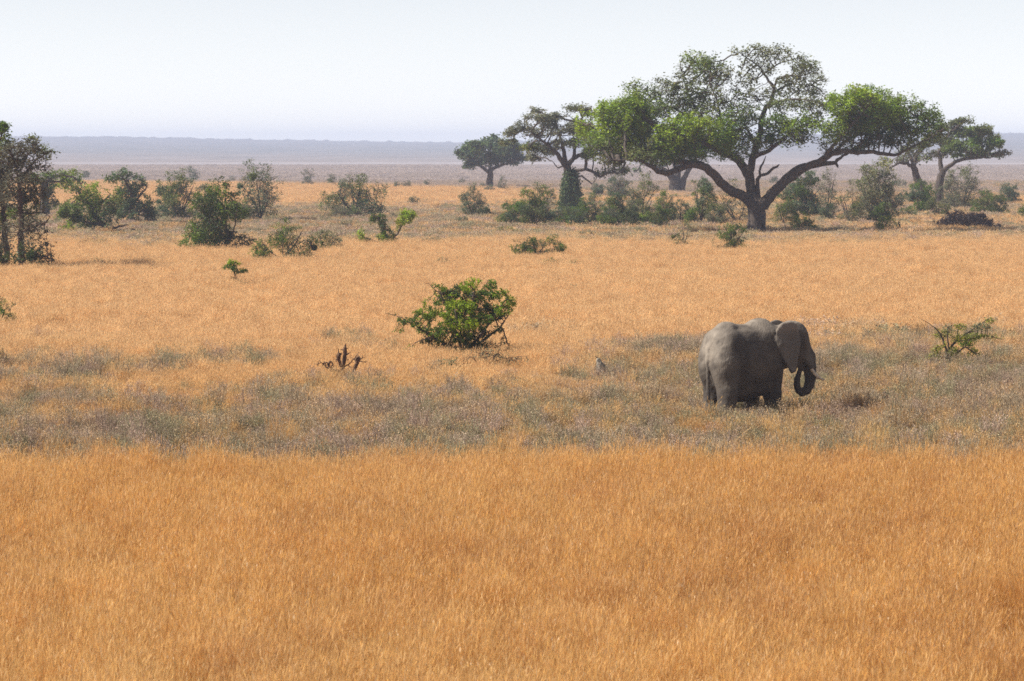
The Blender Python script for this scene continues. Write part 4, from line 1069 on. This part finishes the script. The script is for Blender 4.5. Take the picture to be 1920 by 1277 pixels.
    limbs = [[(726, 464, 0, .09), (722, 440, 0, .08), (716, 420, 0, .06), (706, 405, 0, .04), (698, 404, 0, .02)], [(722, 440, 0, .05), (719, 415, 0, .04), (716, 402, 0, .02)], [(726, 455, 0, .07), (745, 440, 0, .05), (755, 420, 0, .05), (762, 405, 0, .03), (775, 398, 0, .02)], [(726, 460, 0, .06), (700, 450, 0, .05), (682, 444, 0, .03)], [(755, 420, 0, .04), (762, 395, 0, .02)]]
    pads = [(700, 412, 9, 6, 1.1, 'dg'), (714, 408, 9, 6, 1.1, 'dg'), (718, 425, 8, 14, 1.1, 'd'), (765, 402, 16, 8, 1.1, 'b'), (760, 412, 12, 9, 1.1, 'b'), (745, 420, 14, 6, .8, 'w'), (738, 432, 14, 7, .9, 'g'), (678, 440, 8, 10, 1.0, 'b'), (688, 452, 12, 7, 1.0, 'd'), (725, 450, 20, 10, 1.2, 'gb'), (742, 455, 10, 7, 1.2, 'd')]
    plant('thorn_bush', 'bright green split bush with two upright tufts, middle left of the plain', 'bush', Y, (726, gyp(Y)), limbs, pads, seed=28, step=.17, natt=1.25, lsize=.14, per=8, rmin=.012, names=('stems', 'foliage'), depth=.7)
    # topiary-like sapling
    Y = gy(536)
    limbs = [[(443, 538, 0, .07), (442, 520, 0, .06), (438, 505, 0, .05), (437, 492, 0, .03)], [(441, 515, 0, .03), (450, 510, 0, .025), (462, 505, 0, .012)], [(443, 530, 0, .03), (458, 531, 0, .02), (478, 529, 0, .01)]]
    pads = [(438, 494, 12, 6, 1.3, 'b'), (436, 502, 14, 5, 1.3, 'g'), (447, 507, 12, 4, 1.2, 'g'), (440, 526, 12, 6, 1.0, 'd'), (450, 533, 16, 4, .9, 'o'), (458, 508, 6, 3, 1.1, 'g'), (472, 530, 9, 2, .7, 'o'), (430, 534, 8, 3, .9, 'g')]
    plant('sapling', 'little mushroom-shaped sapling with reddish stem alone in the golden grass', 'sapling', Y, (443, gyp(Y)), limbs, pads, seed=29, step=.085, natt=1.3, lsize=.075, per=9, rmin=.007, bark=M_BARKRED, names=('stems', 'foliage'), depth=.2)
    B('dark thorn bush half cut off by the left edge', 2, 607, -46, 34, 560, 'dg', 30, dens=.9, per=7, openness=.25)
    B('tiny green sprout left of the mushroom-shaped sapling', 183, 498, 172, 194, 480, 'u', 31, cat='sprout', name='sprout', dens=.5, per=5, nstem=2, openness=.4)
    # ---------------- hero bush
    Y = gy(664)
    limbs = [[(868, 668, 0, .07), (862, 640, 0, .06), (850, 610, 0, .05), (838, 580, 0, .04), (825, 548, 0, .02)], [(868, 664, 0, .06), (878, 625, .2, .05), (885, 580, .3, .04), (890, 545, .3, .02)], [(868, 664, 0, .06), (900, 630, -.2, .05), (925, 595, -.3, .035), (945, 565, -.3, .02)],
             [(868, 666, 0, .06), (835, 645, -.2, .05), (800, 622, -.3, .035), (770, 605, -.4, .02), (748, 592, -.4, .012), (722, 585, -.4, .008)], [(868, 664, 0, .05), (905, 640, .2, .04), (935, 618, .3, .03), (955, 590, .3, .015)], [(940, 612, .2, .03), (948, 635, .1, .025), (955, 655, 0, .02), (985, 663, 0, .01)],
             [(825, 552, 0, .02), (805, 533, 0, .012), (795, 530, 0, .008)], [(885, 560, .3, .02), (908, 540, .3, .015), (914, 526, .3, .01)], [(835, 645, -.2, .025), (810, 630, -.6, .02), (780, 640, -.8, .015), (765, 655, -.8, .01)], [(870, 645, -.2, .04), (860, 610, -.6, .03), (855, 585, -.8, .02)]]
    pads = [(760, 600, 16, 6, 1.0, 'gd', -.4), (780, 605, 20, 12, 1.2, 'g', -.4), (800, 588, 22, 14, 1.3, 'gb', -.2), (797, 570, 6, 8, 1.1, 'b'), (830, 548, 18, 10, 1.2, 'gb'), (818, 536, 14, 4, .9, 'g', 0, .7), (825, 565, 18, 10, 1.2, 'g'), (850, 552, 14, 9, .8, 'd', 0, .6), (878, 538, 18, 10, 1.3, 'b'), (893, 526, 10, 5, 1.2, 'b'), (920, 535, 14, 10, 1.2, 'g'),
            (905, 555, 26, 12, 1.3, 'g'), (938, 552, 16, 10, 1.2, 'gb'), (958, 565, 8, 12, 1.2, 'b'), (945, 578, 18, 12, 1.3, 'gb'), (925, 592, 22, 12, 1.3, 'd'), (862, 575, 30, 12, 1.3, 'b'), (840, 595, 26, 14, 1.4, 'gb', -.5), (870, 605, 30, 14, 1.4, 'b', -.6), (905, 600, 22, 14, 1.0, 'g', -.3, .8), (828, 622, 26, 12, 1.3, 'g', -.4), (865, 632, 26, 12, 1.3, 'gd', -.4), (795, 620, 16, 8, 1.1, 'g'),
            (900, 628, 22, 12, 1.2, 'd', .2), (930, 620, 16, 8, .9, 'd', .2, .7), (945, 640, 10, 14, .6, 'd', 0, .5), (885, 645, 20, 8, 1.0, 'd'), (770, 648, 12, 5, .6, 'w', -.8, .6), (805, 640, 16, 6, .9, 'd', -.3), (965, 655, 14, 4, .5, 'd', 0, .5), (915, 648, 14, 8, .7, 'd', 0, .5), (738, 588, 14, 3, .7, 'd', -.4, .7), (750, 618, 14, 3, .6, 'g', -.4, .5), (838, 652, 24, 8, 1.1, 'd', -.2), (872, 656, 24, 7, 1.1, 'gd', -.3), (905, 656, 20, 7, 1.0, 'd', 0), (815, 632, 18, 10, 1.1, 'g', -.3), (860, 560, 40, 24, .7, 'd', .8), (890, 590, 50, 26, .8, 'd', .9)]
    plant('thorn_bush', 'large leafy green thorn bush with ragged outline in mid grass, left of the elephant', 'bush', Y, (868, gyp(Y)), limbs, pads, seed=32, step=.105, natt=1.5, lsize=.062, per=11, rmin=.007, names=('stems', 'foliage'), depth=.5, flat=.1, spread=.75, back=5, gap=.45, gapw=3.2)
    B('pale dry tangle of brush at the foot of the large leafy bush', 905, 686, 870, 985, 655, 'y', 33, cat='brush', name='dry_brush', dens=.8, per=1, bark=M_BARKRED, openness=.2)
    B('pale green feathery herb in front of the large leafy bush', 840, 705, 820, 872, 665, 'p', 34, cat='plant', name='leafy_herb', dens=.6, per=5, nstem=4, openness=.4)
    # ---------------- middle and right row of bushes
    B('compact conical bush below the small round tree', 886, 406, 862, 908, 346, 'uy', 40, dens=1.1, per=8, taper=.6)
    B('low dark knot of leaves at the right foot of the compact conical bush', 902, 407, 890, 922, 385, 'd', 41, dens=.8, per=8)
    B('very small dark shrub below the compact conical bush', 866, 419, 856, 878, 405, 'u', 42, dens=.6, per=7, nstem=3)
    B('low bright bush at the left end of the long bush row', 960, 420, 934, 990, 378, 'ug', 43, dens=1.0, per=8, taper=.9)
    B('tall pointed bush near the left end of the long bush row', 1002, 424, 968, 1040, 348, 'uog', 44, dens=1.2, per=8, taper=.7)
    B('narrow shrub squeezed between the tall pointed bush and the ivy-clad trunk', 1030, 418, 1012, 1050, 352, 'u', 45, dens=.8, per=6, openness=.3)
    B('sprawling bush at the foot of the ivy-clad trunk', 1060, 421, 1035, 1092, 385, 'ogu', 46, dens=1.0, per=7, taper=.9)
    B('leafy bush just right of the ivy-clad trunk', 1105, 420, 1080, 1130, 362, 'ug', 47, dens=1.0, per=7)
    B('wide grey green bush under the bare crooked branches', 1160, 420, 1126, 1192, 362, 'ou', 48, dens=1.2, per=8, taper=.9)
    B('tall greyish bush with thin twiggy top, centre of the long bush row', 1205, 421, 1176, 1240, 332, 'yo', 49, dens=1.1, per=6, bare=.35)
    B('bright low bush at the foot of the tall greyish bush', 1212, 423, 1190, 1236, 398, 'bg', 50, dens=.9, per=8)
    B('light green upright bush in front of the hazy thick trunks', 1250, 420, 1226, 1272, 356, 'go', 51, dens=.95, per=7)
    B('dark small bush between the light green upright bush and the tall round one', 1276, 418, 1258, 1296, 372, 'u', 52, dens=.9, per=8)
    B('tall rounded green bush left of the big trunk', 1315, 419, 1286, 1342, 336, 'gou', 53, dens=1.2, per=8, taper=.75)
    B('open twiggy bush directly left of the big trunk', 1380, 418, 1340, 1412, 344, 'oy', 54, dens=.9, per=4, bare=.6, openness=.5, taper=.9)
    B('low leafy bush between the sprawling one and the bush right of the ivy', 1082, 425, 1062, 1102, 390, 'gu', 91, dens=1.0, per=8)
    B('round low bush in front of the left half of the wide grey green bush', 1140, 426, 1118, 1164, 386, 'ug', 92, dens=1.0, per=8)
    B('darker low bush between the wide grey green and the tall greyish bush', 1184, 425, 1168, 1204, 384, 'ud', 93, dens=1.0, per=8)
    B('short bush between the bright low bush and the light green upright one', 1234, 425, 1216, 1256, 386, 'go', 94, dens=1.0, per=8)
    B('short grey bush between the tall rounded bush and the open twiggy one', 1342, 423, 1324, 1362, 382, 'oy', 95, dens=1.0, per=7)
    B('pale bluish bush in the haze behind the bare crooked branches', 1160, 372, 1138, 1182, 326, 'uy', 55, dens=.9, per=7)
    B('faint low bush in the haze left of the pale bluish one', 1120, 368, 1100, 1140, 345, 'u', 56, dens=.7, per=7)
    B('dark spreading clump with several tufts in the golden grass, centre', 1005, 482, 962, 1036, 446, 'dg', 57, dens=.9, per=7, taper=.9, openness=.3)
    B('bright tufted bush at the right of the dark spreading clump', 1036, 482, 1016, 1058, 440, 'g', 58, dens=.7, per=7, openness=.3)
    B('flat green sprig lying low beneath the dark spreading clump', 1032, 499, 1014, 1054, 484, 'go', 59, cat='sprig', name='low_sprig', dens=.5, per=5, openness=.3)
    B('lone flat sprig to the right below the bright tufted bush', 1075, 500, 1062, 1090, 489, 'go', 60, cat='sprig', name='low_sprig', dens=.4, per=5, openness=.3)
    B('upright pale green sapling halfway between the centre clump and the big trunk', 1280, 464, 1262, 1300, 414, 'op', 61, cat='sapling', name='sapling', dens=.7, per=6, nstem=3, openness=.4)
    B('dark green spiky bush in the grass just left below the big trunk', 1374, 469, 1344, 1404, 418, 'gd', 62, dens=.85, per=7, openness=.35, taper=.9)
    B('large dark rounded bush right of the big trunk', 1512, 406, 1470, 1552, 326, 'gdu', 63, dens=1.4, per=10, taper=.75)
    B('light bush between the big trunk and the large dark rounded bush', 1470, 420, 1448, 1496, 370, 'og', 64, dens=.9, per=6)
    B('bright small bush with dry sticks at its foot, right below the big trunk', 1502, 433, 1482, 1528, 396, 'gb', 65, dens=.9, per=7)
    B('slim grey tree-like shrub behind the large dark rounded bush', 1552, 404, 1534, 1574, 318, 'y', 66, dens=.9, per=5, openness=.3)
    B('small round bush under the slim grey shrub', 1554, 414, 1535, 1574, 380, 'u', 67, dens=.8, per=7)
    B('brownish twiggy bush in the middle of the right row', 1595, 417, 1566, 1628, 352, 'yo', 68, dens=1.1, per=5, bare=.4)
    B('tall pale olive bush, highest of the right row', 1636, 412, 1596, 1684, 306, 'oyp', 69, dens=1.3, per=7, taper=.7)
    B('bluish bush behind the tall pale olive bush', 1676, 392, 1650, 1694, 338, 'u', 70, dens=.9, per=8)
    B('dark glossy small bush at the foot of the tall pale olive bush', 1652, 417, 1628, 1674, 380, 'dg', 71, dens=1.0, per=9)
    B('bright green low bush in front of the dark glossy one', 1660, 433, 1636, 1684, 404, 'bg', 72, dens=.85, per=7)
    B('flat weedy plants right of the bright green low bush', 1700, 406, 1680, 1722, 390, 'o', 73, cat='plant', name='weedy_plant', dens=.6, per=6)
    B('dense green bush at the foot of the leaning tree', 1726, 398, 1700, 1756, 340, 'gu', 74, dens=1.15, per=9, taper=.9)
    B('small pale bush left of the dark brushwood mound', 1752, 405, 1732, 1778, 370, 'op', 75, dens=.8, per=6)
    B('grey leafless-looking bush right of the domed tree trunk', 1806, 388, 1768, 1842, 314, 'yo', 76, dens=1.2, per=5, bare=.4)
    B('low grey bush at the foot of the domed tree', 1785, 392, 1764, 1810, 358, 'y', 77, dens=.9, per=5, bare=.3)
    B('mixed olive bush behind the right end of the dark mound', 1850, 400, 1822, 1876, 358, 'og', 78, dens=1.0, per=7)
    B('dark green bush near the right edge, above the mound', 1872, 402, 1852, 1892, 366, 'dg', 79, dens=.95, per=9)
    B('bluish bush touching the right edge', 1898, 380, 1872, 1918, 344, 'u', 80, dens=1.0, per=8)
    B('sprig of a bush cut off by the right edge', 1924, 408, 1908, 1940, 380, 'g', 81, dens=.6, per=6)
    # open bush on the right
    Y = gy(688)
    limbs = [[(1782, 692, 0, .05), (1774, 655, 0, .04), (1766, 632, 0, .03), (1758, 619, 0, .02), (1744, 608, 0, .012), (1724, 596, 0, .008)], [(1782, 690, 0, .045), (1780, 655, .2, .04), (1795, 640, .2, .035), (1815, 625, .2, .025), (1835, 612, .2, .018), (1858, 596, .2, .008)], [(1795, 642, .2, .025), (1825, 635, 0, .02), (1850, 629, 0, .013), (1885, 638, 0, .007)],
             [(1780, 660, 0, .03), (1776, 640, -.2, .025), (1774, 618, -.2, .015)], [(1782, 668, 0, .03), (1808, 650, -.2, .025), (1828, 662, -.2, .015), (1834, 675, -.2, .01)], [(1782, 675, 0, .03), (1762, 668, -.1, .02), (1746, 666, -.1, .012)], [(1782, 680, 0, .03), (1810, 672, 0, .02), (1826, 678, 0, .01)], [(1795, 640, .2, .02), (1798, 622, .2, .015), (1800, 610, .2, .01)], [(1815, 625, .2, .02), (1845, 618, .3, .013), (1866, 605, .3, .007)], [(1782, 684, 0, .02), (1755, 682, -.2, .012), (1736, 684, -.2, .007)], [(1785, 684, 0, .02), (1818, 688, 0, .015), (1840, 690, 0, .007)]]
    pads = [(1768, 628, 14, 8, .7, 'w', None, .5), (1775, 615, 10, 8, .6, 'p', None, .4), (1800, 612, 12, 5, .7, 'w', None, .7), (1805, 635, 18, 8, .9, 'w', None, .9), (1828, 630, 18, 6, .9, 'ow', None, .8), (1838, 612, 18, 8, .7, 'p', None, .5), (1855, 600, 10, 4, .6, 'w', None, .6), (1812, 645, 14, 5, .9, 'ob', None, .9), (1788, 660, 16, 7, 1.0, 'w', None, 1.0), (1755, 655, 10, 6, .8, 'w', None, .9), (1752, 667, 12, 4, .8, 'w', None, .9), (1825, 660, 10, 6, .7, 'w', None, .8), (1745, 684, 12, 3, .6, 'w', None, .7), (1855, 630, 12, 3, .5, 'w', None, .5), (1800, 675, 14, 4, .6, 'o', None, .5), (1868, 634, 10, 2, .4, 'w', None, .4)]
    plant('thorn_bush', 'sparse olive thorn bush with long bare spreading twigs, right of the elephant', 'bush', Y, (1782, gyp(Y)), limbs, pads, seed=82, step=.085, natt=4, lsize=.055, per=8, gap=.25, rmin=.006, names=('stems', 'foliage'), depth=.35, flat=.2, bark=M_BARK)
    # dark mound of dead brushwood
    B('dark mound of dead brushwood lying in the grass below the domed tree', 1805, 428, 1758, 1862, 400, 'k', 83, cat='brushwood', name='brush_mound', dens=1.6, per=10, nstem=8, bark=M_BRUSH, low=.03, taper=1.0, rmin=.02, step=.2, names=('sticks', 'dry_leaves'))
    # dead stump
    Y = gy(706)
    limbs = [[(637, 708, 0, 0.048), (640, 697, 0, 0.044), (644, 685, 0, 0.056), (646, 675, 0, 0.064), (647, 665, 0, 0.056), (646, 655, 0, 0.072), (647, 650, 0, 0.04), (648, 644, 0, 0.024)], [(642, 692, 0, 0.04), (637, 680, -.1, 0.048), (634, 672, -.1, 0.064), (636, 664, -.1, 0.08), (640, 663, 0, 0.056)], [(660, 706, .1, 0.04), (664, 694, .1, 0.048), (669, 682, .1, 0.056), (671, 673, .1, 0.088), (673, 668, .1, 0.04)],
             [(640, 697, 0, 0.036), (626, 694, -.1, 0.04), (618, 690, -.1, 0.04), (616, 682, -.1, 0.048), (619, 678, -.1, 0.036)], [(618, 692, -.1, 0.024), (606, 682, -.1, 0.018), (599, 675, -.1, 0.012)], [(646, 688, 0, 0.018), (657, 680, 0, 0.0144), (670, 665, 0, 0.012), (672, 660, 0, 0.0072)], [(673, 675, .1, 0.024), (680, 671, .1, 0.018), (685, 670, .1, 0.0072)], [(672, 678, .1, 0.024), (682, 679, .1, 0.0096)], [(648, 667, 0, 0.036), (654, 662, 0, 0.018), (658, 661, 0, 0.0072)], [(646, 656, 0, 0.036), (652, 653, 0, 0.024)], [(646, 655, 0, 0.032), (639, 656, 0, 0.036)], [(636, 664, -.1, 0.024), (634, 652, -.1, 0.012)], [(630, 704, -.2, 0.04), (626, 697, -.2, 0.048), (624, 692, -.2, 0.036)], [(622, 706, -.1, 0.04), (620, 694, -.1, 0.04), (617, 688, -.1, 0.036)]]
    plant('dead_stump', 'broken dark dead stump with knobby upright stubs in the grass', 'stump', Y, (640, gyp(Y)), limbs, [(640, 684, 40, 14, .5, 'y', 0), (612, 684, 22, 10, .5, 'y', 0), (672, 680, 20, 14, .4, 'y', 0)], seed=84, step=.08, natt=.5, rmin=.011, gap=.3, per=0, bark=M_DEAD, names=('stump_wood', 'x'))
    B('loose pile of dry sticks right of the dead stump', 688, 722, 668, 712, 700, 'y', 85, cat='sticks', name='stick_pile', dens=.6, per=0, bark=M_BARKGREY, low=.02)
    # tiny things in the grass
    B('tiny pale green weed in the grass at centre, above the large leafy bush', 830, 496, 818, 843, 482, 'p', 86, cat='weed', name='small_weed', dens=.4, per=4, openness=.4)
    B('small pale green weed below the wide grey green bush', 1102, 443, 1088, 1114, 428, 'p', 87, cat='weed', name='small_weed', dens=.5, per=5, openness=.3)
    B('small yellow green weed below the low bright bush of the row', 948, 440, 928, 972, 424, 'pw', 88, cat='weed', name='small_weed', dens=.5, per=5, openness=.3)
    B('thin dry twig tuft standing in the grass left above the elephant', 1072, 546, 1062, 1084, 526, 'y', 89, cat='weed', name='dry_tuft', dens=.35, per=2, nstem=3, openness=.4)
    B('reddish brown grass clump in the herbs right of the elephant', 1666, 768, 1640, 1692, 726, 'y', 90, cat='plant', name='dry_clump', dens=1.0, per=3, nstem=8, bark=M_BARKRED, low=.1)
    # far bushes on the plain, each its own thing
    far = [(360, 338, 346, 374, 310, 'tall faint bush on the hazy plain above the two-tiered bush'), (436, 342, 428, 444, 330, 'tiny faint bush on the hazy plain left of the hooked top twig'), (160, 334, 152, 170, 320, 'small dark bush on the hazy plain above the leaning acacia'),
           (577, 347, 564, 590, 315, 'hazy upright bush on the plain midway between left group and pyramidal bush'), (622, 346, 614, 632, 325, 'thin faint bush on the plain left above the pyramidal bush'), (642, 349, 636, 650, 335, 'small dark dot of a bush touching the pyramidal bush top left'),
           (762, 352, 752, 772, 338, 'dark low bush on the plain right of the pyramidal bush'), (745, 352, 737, 752, 340, 'faint small bush left of the dark low plain bush'), (800, 349, 794, 807, 336, 'dark small bush on the plain between pyramidal bush and round tree'), (866, 345, 860, 872, 332, 'tiny bush on the plain left of the round tree trunk'),
           (944, 357, 934, 954, 330, 'leggy bush on the plain right of the round tree trunk'), (917, 358, 908, 928, 346, 'bushy tuft at the foot of the round tree trunk'), (775, 384, 764, 788, 367, 'small pale bush on the dull belt right of the pyramidal bush'), (905, 352, 898, 912, 342, 'faint tuft left of the round tree trunk foot'),
           (463, 343, 455, 472, 328, 'faint bush on the plain seen behind the hooked top twig'), (1690, 352, 1680, 1700, 336, 'pale dead sapling on the plain left of the leaning tree'), (1450, 345, 1440, 1460, 330, 'hazy bush on the plain seen through the fork of the big tree')]
    for i, (x, y, x0, x1, t, lab) in enumerate(far):
        B(lab, x, y, x0, x1, t, 'uy', 120 + i, name='far_bush', dens=.7, per=6, nstem=3, openness=.2, group='bushes out on the hazy plain')
    # the bird
    build_bird()

def gyp(Y):
    """photo row of the flat ground at distance Y"""
    return to_px(0.0, Y)[1]

def build_bird():
    Y = gy(708); b = at(1127, 708, Y); b[2] = 0
    root = empty('bird', b, 'small grey mottled bird standing upright in the grass, left of the elephant', 'bird'); root.scale = (1.55,) * 3
    P = np.array([(0.06, 0, .16), (.03, 0, .30), (-.0, 0, .42), (-.03, 0, .50), (-.055, 0, .57), (-.075, 0, .61)])
    R = np.array([.07, .115, .10, .06, .042, .012])
    V, F = tubes(P, np.arange(-1, 5), R, sides=(12, 12), thick=0)
    m, nt, nodes, L = new_mat('mottled_feathers'); out = N(nt, 'ShaderNodeOutputMaterial'); p = N(nt, 'ShaderNodeBsdfPrincipled'); p.inputs['Roughness'].default_value = .8
    tc = N(nt, 'ShaderNodeTexCoord'); n1 = N(nt, 'ShaderNodeTexVoronoi'); n1.inputs['Scale'].default_value = 22
    r1 = ramp(nt, [(.2, (.05, .04, .03)), (.45, (.17, .15, .12)), (.8, (.33, .29, .22))])
    L.new(tc.outputs['Object'], n1.inputs['Vector']); L.new(n1.outputs['Distance'], r1.inputs[0]); L.new(r1.outputs[0], p.inputs['Base Color']); L.new(p.outputs[0], out.inputs['Surface'])
    add('body', raw_mesh('body', V, F, [m], smooth=True), root)
    for s in (-1, 1):
        V, F = tubes(np.array([(.05, s * .04, .22), (.04, s * .045, .10), (.05, s * .045, -.02)]), np.arange(-1, 2), np.array([.02, .009, .009]), sides=(6, 6), thick=0)
        add('leg', raw_mesh('leg', V, F, [M_DEAD]), root)
    V, F = tubes(np.array([(-.06, 0, .595), (-.085, 0, .615), (-.115, 0, .64)]), np.arange(-1, 2), np.array([.016, .012, .003]), sides=(6, 6), thick=0)
    add('beak', raw_mesh('beak', V, F, [M_DEAD]), root)

build_setting(); build_light(); build_camera()
build_elephant()
build_plants()
build_cover()
